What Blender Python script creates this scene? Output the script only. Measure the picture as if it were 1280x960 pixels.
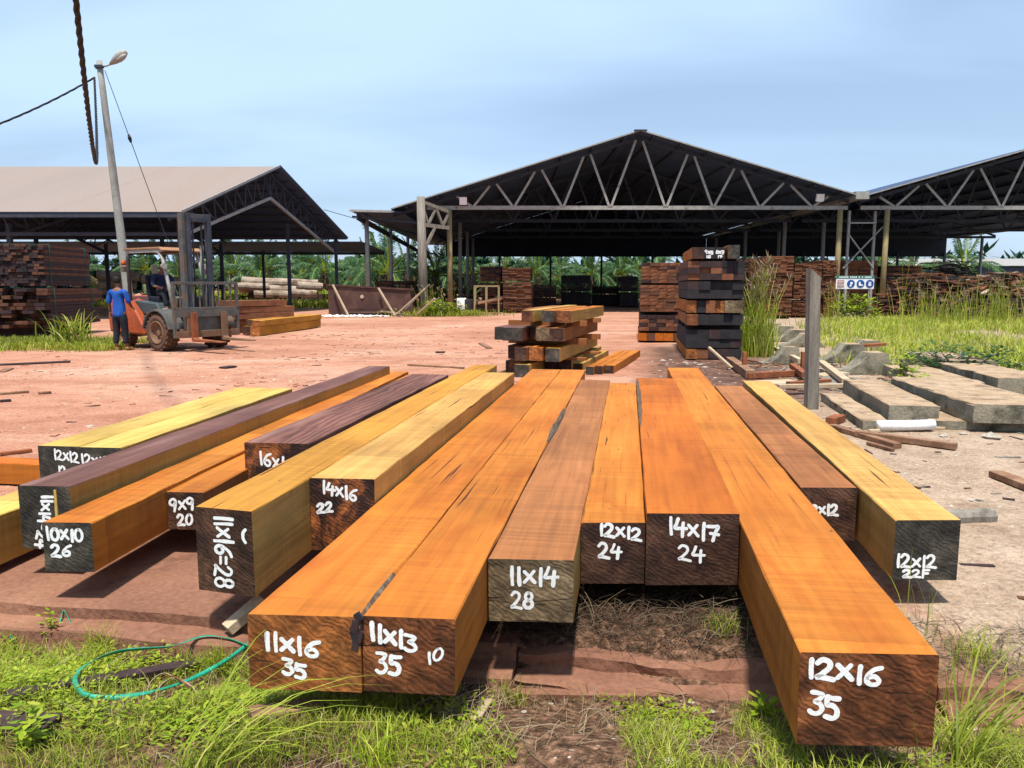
import bpy, bmesh, math, random
import numpy as np
from mathutils import Vector, Matrix, noise
R = math.radians
random.seed(7); rng = np.random.default_rng(11)
for o in list(bpy.data.objects): bpy.data.objects.remove(o)
scn = bpy.context.scene
COL = scn.collection

# ---------------------------------------------------------------- camera, world, sun, exposure
EYE = 1.6
PITCH = math.atan(123/960)
cd = bpy.data.cameras.new('camera'); cam = bpy.data.objects.new('camera', cd); COL.objects.link(cam)
cam.location = (0, 0, EYE); cam.rotation_euler = (math.pi/2 - PITCH, 0, 0)
cd.sensor_width = 36; cd.lens = 27.0; cd.clip_end = 3000; cd.clip_start = .05
scn.camera = cam
BY = R(8.6)                                   # yaw of the big beams: the yard's grid
SUN_EL, SUN_AZ = R(71), R(8.6 + 180 - 4)      # sun high, behind the camera
w = bpy.data.worlds.new('World'); scn.world = w; w.use_nodes = True
n = w.node_tree.nodes; l = w.node_tree.links
bg = n['Background']; bg.inputs['Strength'].default_value = .088
sky = n.new('ShaderNodeTexSky'); sky.sky_type = 'NISHITA'; sky.sun_disc = False
sky.sun_elevation = SUN_EL; sky.sun_rotation = SUN_AZ; sky.air_density = 1.0; sky.dust_density = 1.2; sky.ozone_density = 2.0
tc = n.new('ShaderNodeTexCoord'); sx = n.new('ShaderNodeSeparateXYZ'); l.new(tc.outputs['Generated'], sx.inputs[0])
# clouds: noise on a flat layer (direction / height)
mx = n.new('ShaderNodeMath'); mx.operation = 'MAXIMUM'; mx.inputs[1].default_value = 0.0; l.new(sx.outputs[2], mx.inputs[0])
ad = n.new('ShaderNodeMath'); ad.operation = 'ADD'; ad.inputs[1].default_value = .22; l.new(mx.outputs[0], ad.inputs[0])
dv = n.new('ShaderNodeVectorMath'); dv.operation = 'DIVIDE'; l.new(tc.outputs['Generated'], dv.inputs[0])
cb = n.new('ShaderNodeCombineXYZ')
for i in range(3): l.new(ad.outputs[0], cb.inputs[i])
l.new(cb.outputs[0], dv.inputs[1])
mp = n.new('ShaderNodeMapping'); mp.inputs['Scale'].default_value = (.55, 1.3, .2); mp.inputs['Location'].default_value = (1.7, .4, 0); l.new(dv.outputs[0], mp.inputs[0])
nz = n.new('ShaderNodeTexNoise'); nz.inputs['Scale'].default_value = 1.1; nz.inputs['Detail'].default_value = 5; nz.inputs['Roughness'].default_value = .42; nz.inputs['Distortion'].default_value = .4
l.new(mp.outputs[0], nz.inputs['Vector'])
rp = n.new('ShaderNodeValToRGB'); rp.color_ramp.elements[0].position = .36; rp.color_ramp.elements[1].position = .68
rp.color_ramp.elements[0].color = (.42, .42, .42, 1); rp.color_ramp.elements[1].color = (.95, .95, .95, 1)
l.new(nz.outputs[0], rp.inputs[0])
mix = n.new('ShaderNodeMixRGB'); l.new(rp.outputs[0], mix.inputs[0]); l.new(sky.outputs[0], mix.inputs[1]); mix.inputs[2].default_value = (5.15, 7.0, 9.6, 1)
l.new(mix.outputs[0], bg.inputs[0])
sd = bpy.data.lights.new('sun', 'SUN'); sd.energy = 5.0; sd.angle = R(4.0); sd.color = (1, .95, .87)
sun = bpy.data.objects.new('sun', sd); COL.objects.link(sun)
sdir = Vector((math.sin(SUN_AZ)*math.cos(SUN_EL), math.cos(SUN_AZ)*math.cos(SUN_EL), math.sin(SUN_EL)))
sun.rotation_euler = sdir.to_track_quat('Z', 'Y').to_euler(); sun.location = (0, -20, 40)
vs = scn.view_settings; vs.view_transform = 'Standard'; vs.look = 'None'; vs.gamma = 1; vs.exposure = 0.55; vs.use_curve_mapping = False

# ---------------------------------------------------------------- helpers
FW = Vector((0, math.cos(PITCH), -math.sin(PITCH))); UPV = Vector((0, math.sin(PITCH), math.cos(PITCH)))
def ray(x, y): return FW*960 + Vector((1, 0, 0))*(x-640) + UPV*(480-y)
def gr(x, y, z=0.0):                            # survey: a point of the yard at height z
    r = ray(x, y); return Vector((0, 0, EYE)) + r*((z-EYE)/r.z)
def at(x, y, Y):                                # survey: a point at distance Y
    r = ray(x, y); return Vector((0, 0, EYE)) + r*(Y/r.y)
def uv2w(u, v, z=0.0):                          # yard grid -> world (u along the beams, v across)
    return Vector((u*math.sin(BY) + v*math.cos(BY), u*math.cos(BY) - v*math.sin(BY), z))
def w2uv(x, y): return x*math.sin(BY) + y*math.cos(BY), x*math.cos(BY) - y*math.sin(BY)
def tag(o, label=None, cat=None, group=None, kind=None):
    if label: o['label'] = label
    if cat: o['category'] = cat
    if group: o['group'] = group
    if kind: o['kind'] = kind
    return o
def empty(name, loc=(0, 0, 0), rz=0):
    o = bpy.data.objects.new(name, None); COL.objects.link(o); o.location = loc; o.rotation_euler = (0, 0, rz); o.empty_display_size = .2
    return o
def link(name, me, parent=None, loc=None, rot=None):
    o = bpy.data.objects.new(name, me); COL.objects.link(o)
    if parent: o.parent = parent
    if loc is not None: o.location = loc
    if rot is not None: o.rotation_euler = rot
    return o
class MB:
    def __init__(s): s.v = []; s.f = []; s.m = []
    def add(s, vs, fs, m=0):
        b = len(s.v); s.v += [tuple(p) for p in vs]; s.f += [tuple(i+b for i in f) for f in fs]; s.m += [m]*len(fs); return s
    def box(s, c, d, rot=None, m=0, j=0):
        x, y, z = d[0]/2, d[1]/2, d[2]/2
        P = [Vector((a*x, b*y, e*z)) for e in (-1, 1) for b in (-1, 1) for a in (-1, 1)]
        if j: P = [p + Vector((random.uniform(-j, j), random.uniform(-j, j), random.uniform(-j, j))) for p in P]
        if rot is not None: P = [rot @ p for p in P]
        c = Vector(c); return s.add([p+c for p in P], [(0, 2, 3, 1), (4, 5, 7, 6), (0, 1, 5, 4), (2, 6, 7, 3), (0, 4, 6, 2), (1, 3, 7, 5)], m)
    def bar(s, p, q, wd, ht=None, m=0, up=(0, 0, 1)):
        p = Vector(p); q = Vector(q); ht = ht or wd; d = (q-p); L = d.length; y = d.normalized(); upv = Vector(up)
        x = y.cross(upv)
        if x.length < 1e-3: x = y.cross(Vector((1, 0, 0)))
        x.normalize(); z = x.cross(y)
        rot = Matrix((x, y, z)).transposed()
        return s.box((p+q)/2, (wd, L, ht), rot, m)
    def tube(s, pts, rad, k=8, m=0, caps=True, twist=0):
        pts = [Vector(p) for p in pts]; N = len(pts)
        if not hasattr(rad, '__len__'): rad = [rad]*N
        ring = []; prev = None; b = len(s.v)
        for i, p in enumerate(pts):
            t = (pts[min(i+1, N-1)] - pts[max(i-1, 0)]).normalized()
            x = prev - t*prev.dot(t) if prev is not None else t.orthogonal()
            x.normalize(); prev = x; y = t.cross(x)
            for a in range(k):
                an = 2*math.pi*a/k + twist*i
                s.v.append(tuple(p + (x*math.cos(an) + y*math.sin(an))*rad[i]))
        for i in range(N-1):
            for a in range(k):
                s.f.append((b+i*k+a, b+i*k+(a+1) % k, b+(i+1)*k+(a+1) % k, b+(i+1)*k+a)); s.m.append(m)
        if caps:
            s.f.append(tuple(b+a for a in reversed(range(k)))); s.f.append(tuple(b+(N-1)*k+a for a in range(k))); s.m += [m, m]
        return s
    def lathe(s, prof, axis='y', k=24, m=0, c=(0, 0, 0)):          # prof: (radius, along)
        b = len(s.v); c = Vector(c)
        for r, h in prof:
            for a in range(k):
                an = 2*math.pi*a/k; q = (r*math.cos(an), r*math.sin(an))
                p = {'y': (q[0], h, q[1]), 'z': (q[0], q[1], h), 'x': (h, q[0], q[1])}[axis]
                s.v.append(tuple(Vector(p)+c))
        for i in range(len(prof)-1):
            for a in range(k):
                s.f.append((b+i*k+a, b+i*k+(a+1) % k, b+(i+1)*k+(a+1) % k, b+(i+1)*k+a)); s.m.append(m)
        return s
    def prism(s, prof, y0, y1, m=0):                               # profile in xz, extruded along y
        N = len(prof); vs = [(x, y0, z) for x, z in prof] + [(x, y1, z) for x, z in prof]
        return s.add(vs, [tuple(range(N)), tuple(range(2*N-1, N-1, -1))] + [(i, i+N, (i+1) % N+N, (i+1) % N) for i in range(N)], m)
    def mesh(s, name, mats, smooth=False, recalc=True):
        me = bpy.data.meshes.new(name); me.from_pydata(s.v, [], s.f)
        for m in (mats if isinstance(mats, (list, tuple)) else [mats]): me.materials.append(m)
        if any(s.m): me.polygons.foreach_set('material_index', s.m)
        if recalc:
            bm = bmesh.new(); bm.from_mesh(me); bmesh.ops.recalc_face_normals(bm, faces=bm.faces); bm.to_mesh(me); bm.free()
        if smooth: me.polygons.foreach_set('use_smooth', [True]*len(me.polygons))
        me.update(); return me
    def build(s, name, mats, parent=None, smooth=False, bevel=0, loc=None, rot=None, recalc=True):
        o = link(name, s.mesh(name, mats, smooth, recalc), parent, loc, rot)
        if bevel:
            b = o.modifiers.new('bevel', 'BEVEL'); b.width = bevel; b.segments = 2; b.limit_method = 'ANGLE'; b.angle_limit = R(40)
        return o

# ---------------------------------------------------------------- materials
ALB = .69
def dk(c, k=None): k = ALB if k is None else k; return tuple(x*k for x in c)
def newmat(name):
    m = bpy.data.materials.new(name); m.use_nodes = True
    return m, m.node_tree.nodes, m.node_tree.links, m.node_tree.nodes['Principled BSDF']
def coords(n, l, scale=(1, 1, 1), rnd=True, kind='Object'):
    tc = n.new('ShaderNodeTexCoord'); v = tc.outputs[kind]
    if rnd:
        oi = n.new('ShaderNodeObjectInfo'); k = n.new('ShaderNodeVectorMath'); k.operation = 'SCALE'; k.inputs[0].default_value = (37, 53, 71); l.new(oi.outputs['Random'], k.inputs['Scale'])
        a = n.new('ShaderNodeVectorMath'); a.operation = 'ADD'; l.new(v, a.inputs[0]); l.new(k.outputs[0], a.inputs[1]); v = a.outputs[0]
    mp = n.new('ShaderNodeMapping'); mp.inputs['Scale'].default_value = scale; l.new(v, mp.inputs[0])
    return mp.outputs[0]
def tnoise(n, l, vec, scale, detail=5, rough=.55, dist=0):
    t = n.new('ShaderNodeTexNoise'); t.inputs['Scale'].default_value = scale; t.inputs['Detail'].default_value = detail; t.inputs['Roughness'].default_value = rough; t.inputs['Distortion'].default_value = dist
    l.new(vec, t.inputs['Vector']); return t.outputs['Fac']
def ramp(n, l, fac, stops):
    r = n.new('ShaderNodeValToRGB'); e = r.color_ramp.elements
    while len(e) < len(stops): e.new(.5)
    for i, (p, c) in enumerate(stops):
        e[i].position = p; e[i].color = (c, c, c, 1) if not hasattr(c, '__len__') else tuple(c)+(1,)
    l.new(fac, r.inputs[0]); return r.outputs[0]
def mixc(n, l, fac, a, b, mode='MIX'):
    m = n.new('ShaderNodeMixRGB'); m.blend_type = mode
    for s, v in ((0, fac), (1, a), (2, b)):
        if isinstance(v, (int, float)): m.inputs[s].default_value = v if s == 0 else (v, v, v, 1)
        elif isinstance(v, (tuple, list)): m.inputs[s].default_value = tuple(v)+(1,)
        else: l.new(v, m.inputs[s])
    return m.outputs[0]
def bumpn(n, l, h, bsdf, dist, strength=1):
    b = n.new('ShaderNodeBump'); b.inputs['Distance'].default_value = dist; b.inputs['Strength'].default_value = strength
    l.new(h, b.inputs['Height']); l.new(b.outputs[0], bsdf.inputs['Normal'])
def gen(name, c1, c2, scale=4, rough=.8, bump=.003, bscale=30, stretch=(1, 1, 1), metal=0, spec=.3, rnd=True, dirt=None, dscale=1.5, dlo=.5, dhi=.7, fine=(.72, 1.18)):
    if max(c2) < .79: c1, c2, dirt = dk(c1), dk(c2), dk(dirt) if dirt else None
    m, n, l, b = newmat(name); v = coords(n, l, stretch, rnd)
    c = ramp(n, l, tnoise(n, l, v, scale), [(.32, c1), (.68, c2)])
    f = tnoise(n, l, v, bscale, 4)
    c = mixc(n, l, 1, c, ramp(n, l, f, [(.25, fine[0]), (.75, fine[1])]), 'MULTIPLY')
    if dirt: c = mixc(n, l, ramp(n, l, tnoise(n, l, v, dscale, 7, .65), [(dlo, 0.), (dhi, 1.)]), c, dirt)
    l.new(c, b.inputs['Base Color']); b.inputs['Roughness'].default_value = rough; b.inputs['Metallic'].default_value = metal; b.inputs['Specular IOR Level'].default_value = spec
    if bump: bumpn(n, l, f, b, bump)
    return m
def sawn(name, c1, c2, stain=(.30, .07, .012), stain_amt=.5, figure=0, pale=None):
    """fresh sawn timber: grain along local Y, faint saw marks across, checks, stains"""
    c1, c2, stain = dk(c1), dk(c2), dk(stain)
    m, n, l, b = newmat(name); v = coords(n, l)
    def mapd(s):
        p = n.new('ShaderNodeMapping'); p.inputs['Scale'].default_value = s; l.new(v, p.inputs[0]); return p.outputs[0]
    grain = tnoise(n, l, mapd((26, .9, 26)), 1, 6, .6, .3)
    broad = tnoise(n, l, mapd((2.6, .45, 2.6)), 1, 4, .5, .6)
    c = ramp(n, l, broad, [(.3, c1), (.7, c2)])
    c = mixc(n, l, 1, c, ramp(n, l, grain, [(.25, .74), (.75, 1.18)]), 'MULTIPLY')
    if figure:
        wv = n.new('ShaderNodeTexWave'); wv.bands_direction = 'X'; wv.inputs['Scale'].default_value = 2.0; wv.inputs['Distortion'].default_value = 16; wv.inputs['Detail'].default_value = 3; wv.inputs['Detail Scale'].default_value = .7
        l.new(mapd((2.2, .5, 2.2)), wv.inputs['Vector'])
        c = mixc(n, l, 1, c, ramp(n, l, wv.outputs['Fac'], [(.2, 1-figure), (.8, 1+figure*.6)]), 'MULTIPLY')
    # saw marks: narrow bands across the grain
    saw = tnoise(n, l, mapd((.7, 34, .7)), 1, 3, .6, .25)
    sawm = tnoise(n, l, mapd((1.5, .8, 1.5)), 1, 2)
    c = mixc(n, l, ramp(n, l, sawm, [(.4, .15), (.65, .8)]), c, mixc(n, l, 1, c, ramp(n, l, saw, [(.30, .70), (.62, 1.12)]), 'MULTIPLY'))
    # feed steps: broad faint bands across where the saw stopped
    st = n.new('ShaderNodeTexVoronoi'); st.voronoi_dimensions = '1D'; st.feature = 'F1'; st.inputs['Scale'].default_value = 1.3
    sp = n.new('ShaderNodeSeparateXYZ'); l.new(v, sp.inputs[0]); l.new(sp.outputs[1], st.inputs['W'])
    sc = n.new('ShaderNodeSeparateColor'); l.new(st.outputs['Color'], sc.inputs[0])
    c = mixc(n, l, 1, c, ramp(n, l, sc.outputs[0], [(.0, .84), (1., 1.10)]), 'MULTIPLY')
    ed = n.new('ShaderNodeTexVoronoi'); ed.voronoi_dimensions = '1D'; ed.feature = 'DISTANCE_TO_EDGE'; ed.inputs['Scale'].default_value = 1.3; l.new(sp.outputs[1], ed.inputs['W'])
    brk = tnoise(n, l, mapd((4, .5, 4)), 1, 2)
    em = n.new('ShaderNodeMath'); em.operation = 'MULTIPLY'; l.new(ramp(n, l, ed.outputs['Distance'], [(.0, 1.), (.006, 0.)]), em.inputs[0]); l.new(ramp(n, l, brk, [(.47, 0.), (.56, .85)]), em.inputs[1])
    c = mixc(n, l, em.outputs[0], c, stain)
    # stains and blotches
    bl = tnoise(n, l, mapd((3.5, 1.2, 3.5)), 1, 6, .65, .8)
    c = mixc(n, l, ramp(n, l, bl, [(.52, 0.), (.78, stain_amt)]), c, stain)
    if pale:
        pl = tnoise(n, l, mapd((5, .35, 5)), 1, 3, .5)
        c = mixc(n, l, ramp(n, l, pl, [(.55, 0.), (.75, .75)]), c, pale)
    dm = tnoise(n, l, mapd((1.3, .55, 1.3)), 1, 6, .62, .6)
    c = mixc(n, l, 1, c, ramp(n, l, dm, [(.33, .72), (.55, 1.), (.7, 1.12)]), 'MULTIPLY')
    # drying checks along the grain, and dark specks
    ck = tnoise(n, l, mapd((60, 1.1, 60)), 1, 2, .4, .5); ckm = tnoise(n, l, mapd((1.6, .6, 1.6)), 1, 2)
    k = n.new('ShaderNodeMath'); k.operation = 'MULTIPLY'; l.new(ramp(n, l, ck, [(.66, 0.), (.71, 1.)]), k.inputs[0]); l.new(ramp(n, l, ckm, [(.50, 0.), (.62, .9)]), k.inputs[1])
    c = mixc(n, l, k.outputs[0], c, (.05, .015, .006))
    sk = tnoise(n, l, mapd((22, 11, 22)), 1, 2, .4)
    c = mixc(n, l, ramp(n, l, sk, [(.765, 0.), (.80, .8)]), c, (.06, .025, .012))
    l.new(c, b.inputs['Base Color']); b.inputs['Roughness'].default_value = .72; b.inputs['Specular IOR Level'].default_value = .18
    hb = n.new('ShaderNodeMath'); hb.operation = 'MULTIPLY_ADD'; hb.inputs[1].default_value = .7; l.new(saw, hb.inputs[0]); l.new(grain, hb.inputs[2])
    bumpn(n, l, hb.outputs[0], b, .0025, .6)
    return m
def endgrain(name, c1, c2, c3, ring=.25):
    """cross cut end: blotches, chainsaw arcs, a few checks, faint rings"""
    m, n, l, b = newmat(name); v = coords(n, l)
    bl = tnoise(n, l, v, 4.2, 7, .66, .7)
    c = ramp(n, l, bl, [(.34, c1), (.50, c2), (.66, c3)])
    big = tnoise(n, l, v, 7.5, 5, .6, 1.2)
    c = mixc(n, l, 1, c, ramp(n, l, big, [(.34, .55), (.5, 1.), (.66, 1.6)]), 'MULTIPLY')
    def wave(loc, scale, dist, det):
        wv = n.new('ShaderNodeTexWave'); wv.wave_type = 'RINGS'; wv.rings_direction = 'Y'; wv.inputs['Scale'].default_value = scale; wv.inputs['Distortion'].default_value = dist; wv.inputs['Detail'].default_value = det; wv.inputs['Detail Scale'].default_value = 1.3
        mp = n.new('ShaderNodeMapping'); mp.inputs['Location'].default_value = loc; l.new(n.new('ShaderNodeTexCoord').outputs['Object'], mp.inputs[0]); l.new(mp.outputs[0], wv.inputs['Vector']); return wv.outputs['Fac']
    c = mixc(n, l, 1, c, ramp(n, l, wave((.10, 0, .30), 5, 5, 3), [(.1, 1-ring*.5), (.9, 1+ring*.5)]), 'MULTIPLY')
    arc = wave((-.75, 0, -1.1), 15, 9, 4); arcm = tnoise(n, l, v, 3.1, 3)
    c = mixc(n, l, ramp(n, l, arcm, [(.42, .0), (.62, .8)]), c, mixc(n, l, 1, c, ramp(n, l, arc, [(.2, .84), (.8, 1.14)]), 'MULTIPLY'))
    p3 = n.new('ShaderNodeMapping'); p3.inputs['Scale'].default_value = (3, 1, 34); p3.inputs['Rotation'].default_value = (0, -.5, 0); l.new(v, p3.inputs[0])
    ck = tnoise(n, l, p3.outputs[0], 1, 3, .5, 1.6)
    c = mixc(n, l, ramp(n, l, ck, [(.66, 0.), (.70, .9)]), c, (.010, .006, .004))
    sp = tnoise(n, l, v, 60, 3, .6)
    c = mixc(n, l, 1, c, ramp(n, l, sp, [(.3, .78), (.7, 1.2)]), 'MULTIPLY')
    l.new(c, b.inputs['Base Color']); b.inputs['Roughness'].default_value = .62; b.inputs['Specular IOR Level'].default_value = .3
    q = n.new('ShaderNodeMath'); q.operation = 'MULTIPLY_ADD'; q.inputs[1].default_value = .6; l.new(arc, q.inputs[0]); l.new(sp, q.inputs[2]); bumpn(n, l, q.outputs[0], b, .0025, .7)
    return m
def leafmat(name, c1, c2, c3=None, trans=.35, rough=.5, scale=.6):
    c1, c2, c3 = dk(c1), dk(c2), dk(c3) if c3 else None
    m, n, l, b = newmat(name)
    g = n.new('ShaderNodeNewGeometry'); stops = [(0., c1), (1., c2)] if c3 is None else [(0., c1), (.6, c2), (1., c3)]
    c = ramp(n, l, g.outputs['Random Per Island'], stops)
    v = coords(n, l, (1, 1, 1), True)
    c = mixc(n, l, 1, c, ramp(n, l, tnoise(n, l, v, scale, 3), [(.3, .68), (.7, 1.3)]), 'MULTIPLY')
    l.new(c, b.inputs['Base Color']); b.inputs['Roughness'].default_value = rough; b.inputs['Specular IOR Level'].default_value = .25
    t = n.new('ShaderNodeBsdfTranslucent'); l.new(c, t.inputs[0]); ms = n.new('ShaderNodeMixShader'); ms.inputs[0].default_value = trans
    l.new(b.outputs[0], ms.inputs[1]); l.new(t.outputs[0], ms.inputs[2]); l.new(ms.outputs[0], n['Material Output'].inputs[0])
    return m
OR1, OR2 = (.60, .178, .020), (.70, .245, .034)
MAT = dict(
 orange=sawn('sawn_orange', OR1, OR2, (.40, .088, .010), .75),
 deep=sawn('sawn_deep_orange', (.56, .14, .013), (.64, .18, .02), (.36, .08, .01), .6),
 gold=sawn('sawn_gold', (.62, .27, .032), (.72, .34, .05), (.45, .15, .02), .35),
 palegold=sawn('sawn_pale_gold', (.66, .34, .085), (.74, .42, .12), (.5, .2, .04), .3),
 yellow=sawn('sawn_pale_yellow', (.70, .44, .09), (.78, .54, .15), (.58, .26, .05), .4),
 tan=sawn('sawn_tan_side', (.52, .27, .06), (.62, .36, .10), (.36, .15, .035), .5),
 brown=sawn('sawn_brown', (.36, .13, .042), (.47, .185, .062), (.24, .075, .03), .5),
 mauve=sawn('sawn_mauve', (.17, .072, .055), (.24, .11, .085), (.10, .045, .045), .7, pale=(.30, .17, .15)),
 choc=sawn('sawn_chocolate', (.19, .075, .052), (.27, .115, .085), (.12, .04, .03), .5, figure=.3, pale=(.36, .20, .16)),
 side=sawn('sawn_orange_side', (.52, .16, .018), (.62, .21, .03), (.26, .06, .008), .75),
 e_brown=endgrain('end_dark_brown', (.022, .010, .007), (.05, .022, .013), (.085, .04, .022), .18),
 e_char=endgrain('end_charcoal', (.020, .018, .014), (.042, .036, .028), (.085, .070, .050), .15),
 e_rust=endgrain('end_rust', (.055, .018, .008), (.12, .038, .013), (.20, .07, .022), .3),
 e_red=endgrain('end_orange_brown', (.13, .042, .012), (.24, .078, .018), (.33, .13, .035), .3),
 e_grey=endgrain('end_weathered', (.07, .045, .022), (.14, .095, .05), (.21, .15, .085), .22),
 e_mott=endgrain('end_mottled', (.012, .007, .006), (.035, .014, .009), (.28, .085, .02), .3),
 bark=gen('bark', (.10, .065, .045), (.30, .22, .15), 18, .9, .012, 50),
 paint=gen('white_paint', (.80, .80, .77), (.86, .86, .84), 30, .6, .0006, 200),
 concrete=gen('stained_concrete', (.25, .225, .165), (.40, .35, .25), 3, .9, .008, 40, dirt=(.06, .058, .04), dscale=3.5, dlo=.48, dhi=.68),
 concrete_top=gen('dusty_concrete_top', (.46, .31, .185), (.58, .42, .27), 3, .9, .008, 40, dirt=(.20, .125, .07), dscale=4, dlo=.48, dhi=.72),
 slab=gen('laterite_stained_slab', (.27, .12, .072), (.38, .185, .112), 2.2, .9, .008, 34, dirt=(.15, .065, .04), dscale=3.2, dlo=.54, dhi=.72),
 steel=gen('galvanised_steel', (.36, .35, .32), (.50, .48, .44), 6, .6, .001, 40, metal=.1, dirt=(.20, .13, .08), dscale=2.5, dlo=.58, dhi=.72),
 darksteel=gen('painted_dark_steel', (.035, .045, .07), (.065, .075, .10), 4, .7, .001, 30, dirt=(.09, .075, .065), dscale=2, dlo=.6, dhi=.75),
 cladding=gen('dark_cladding', (.012, .02, .036), (.02, .03, .05), .5, .8, 0, 6),
 roof=gen('weathered_roof', (.31, .245, .21), (.36, .29, .25), .12, .75, 0, 14, stretch=(2.5, .3, .3), dirt=(.30, .20, .15), dscale=.12, dlo=.45, dhi=.8, fine=(.93, 1.06)),
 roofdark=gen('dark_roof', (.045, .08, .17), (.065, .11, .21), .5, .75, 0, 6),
 postyel=gen('aged_yellow_post', (.36, .27, .12), (.46, .36, .18), 2, .8, .002, 20, dirt=(.22, .15, .08), dscale=2),
 oldwood=gen('grey_old_wood', (.24, .21, .17), (.38, .34, .28), 3, .9, .006, 30, stretch=(5, 5, .5), dirt=(.13, .11, .09), dscale=2),
 oldflat=gen('weathered_board', (.25, .12, .065), (.42, .24, .14), 4, .9, .004, 30, dirt=(.12, .06, .035), dscale=3),
 redboard=gen('red_board', (.30, .085, .03), (.42, .14, .055), 4, .85, .003, 30, dirt=(.15, .05, .025), dscale=3),
 paleboard=gen('pale_board', (.55, .40, .25), (.68, .53, .36), 4, .85, .003, 30),
 darkplank=gen('dark_plank', (.040, .022, .024), (.078, .042, .040), 5, .85, .004, 30),
 brownplank=gen('brown_plank', (.115, .045, .026), (.20, .085, .045), 5, .85, .004, 30),
 redplank=gen('red_brown_plank', (.21, .075, .034), (.33, .125, .055), 5, .85, .004, 30),
 blackplank=gen('black_plank', (.022, .020, .024), (.045, .038, .04), 5, .85, .004, 30),
 log=gen('pale_log', (.36, .27, .20), (.56, .45, .35), 1.6, .9, .02, 9, dirt=(.17, .11, .07), dscale=1.2),
 rust=gen('rusty_plate', (.085, .040, .032), (.125, .06, .048), 1.2, .85, .002, 20, dirt=(.17, .09, .06), dscale=1.2),
 mud=gen('mud_caked', (.20, .105, .06), (.30, .17, .10), 6, .95, .006, 30),
 rubber=gen('dusty_rubber', (.10, .052, .034), (.19, .105, .068), 5, .95, .004, 40),
 forkred=gen('orange_red_paint', (.55, .085, .02), (.66, .125, .035), 3, .5, .001, 20, dirt=(.34, .15, .08), dscale=2.5, dlo=.52, dhi=.75),
 forkgrey=gen('dirty_grey_paint', (.085, .09, .085), (.15, .15, .14), 4, .7, .001, 30, dirt=(.22, .125, .075), dscale=3, dlo=.5, dhi=.68),
 fork_teal=gen('dark_teal_hood', (.05, .075, .085), (.085, .115, .12), 3, .55, .001, 30, dirt=(.2, .12, .07), dscale=3, dlo=.56, dhi=.72),
 fork_roof=gen('dusty_orange_roof', (.36, .17, .08), (.48, .26, .14), 3, .8, .001, 30),
 lamp=gen('lamp_grey', (.40, .38, .33), (.52, .50, .45), 5, .6, .001, 30),
 lens=gen('lamp_lens', (.75, .75, .75), (.85, .85, .85), 5, .25, 0, 30),
 pole=gen('concrete_pole', (.36, .36, .33), (.46, .46, .42), 2, .85, .002, 30, dirt=(.26, .25, .21), dscale=1.5),
 black=gen('black_cable', (.004, .004, .004), (.008, .008, .008), 20, .6, 0, 60),
 baled=gen('faded_strap', (.05, .16, .12), (.08, .22, .17), 12, .5, 0, 60),
 strap=gen('green_strap', (.01, .36, .20), (.03, .50, .31), 12, .45, .0005, 60, spec=.5),
 pvc=gen('white_pvc', (.74, .74, .72), (.82, .82, .80), 6, .5, .0005, 60, dirt=(.45, .38, .3), dscale=6, dlo=.58, dhi=.75),
 skin=gen('skin', (.22, .105, .06), (.28, .14, .085), 8, .6, 0, 40),
 blueshirt=gen('blue_shirt', (.010, .085, .42), (.018, .13, .55), 7, .85, .004, 14),
 navy=gen('navy_shirt', (.012, .022, .075), (.02, .038, .12), 7, .85, .004, 14),
 trousers=gen('dark_trousers', (.012, .015, .025), (.024, .028, .042), 7, .9, .004, 14),
 hair=gen('black_hair', (.008, .007, .007), (.016, .014, .013), 40, .7, .002, 90),
 shoe=gen('yellow_boot', (.42, .26, .09), (.55, .36, .14), 10, .8, .001, 40),
 signwhite=gen('sign_white', (.74, .76, .78), (.80, .82, .83), 5, .5, 0, 40),
 signgreen=gen('sign_green', (.02, .22, .16), (.03, .27, .20), 5, .5, 0, 40),
 signblue=gen('sign_blue', (.015, .09, .36), (.02, .12, .44), 5, .5, 0, 40),
 signred=gen('sign_red', (.55, .16, .15), (.62, .22, .2), 5, .5, 0, 40),
 stone=gen('pale_stone', (.42, .36, .29), (.62, .56, .47), 9, .9, .004, 40),
 redstone=gen('laterite_stone', (.24, .11, .065), (.42, .23, .15), 9, .9, .004, 40),
 trunk=gen('palm_trunk', (.10, .07, .045), (.20, .14, .09), 6, .95, .03, 12),
 grass=leafmat('grass', (.18, .27, .016), (.38, .46, .04), (.60, .58, .12), .4),
 grassy=leafmat('yellow_grass', (.30, .42, .03), (.52, .60, .06), (.74, .66, .20), .4),
 lime=leafmat('lime_weed', (.22, .36, .016), (.42, .54, .03), (.62, .64, .08), .4),
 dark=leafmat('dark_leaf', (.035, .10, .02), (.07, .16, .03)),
 straw=leafmat('dry_straw', (.16, .10, .055), (.34, .25, .14), (.46, .38, .24), .15, .8),
 palm=leafmat('palm_leaflet', (.04, .12, .05), (.075, .19, .072), (.17, .28, .11), .3, .4),
 root=leafmat('shade_dark_roots', (.05, .032, .02), (.16, .11, .065), (.30, .23, .14), .1, .8),  # straw tone darkened to paint in the shade between the beams
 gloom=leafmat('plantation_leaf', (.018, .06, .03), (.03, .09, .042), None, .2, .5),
 palmdry=leafmat('dry_palm_leaflet', (.20, .16, .07), (.30, .23, .11), None, .25, .6),
)

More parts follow.
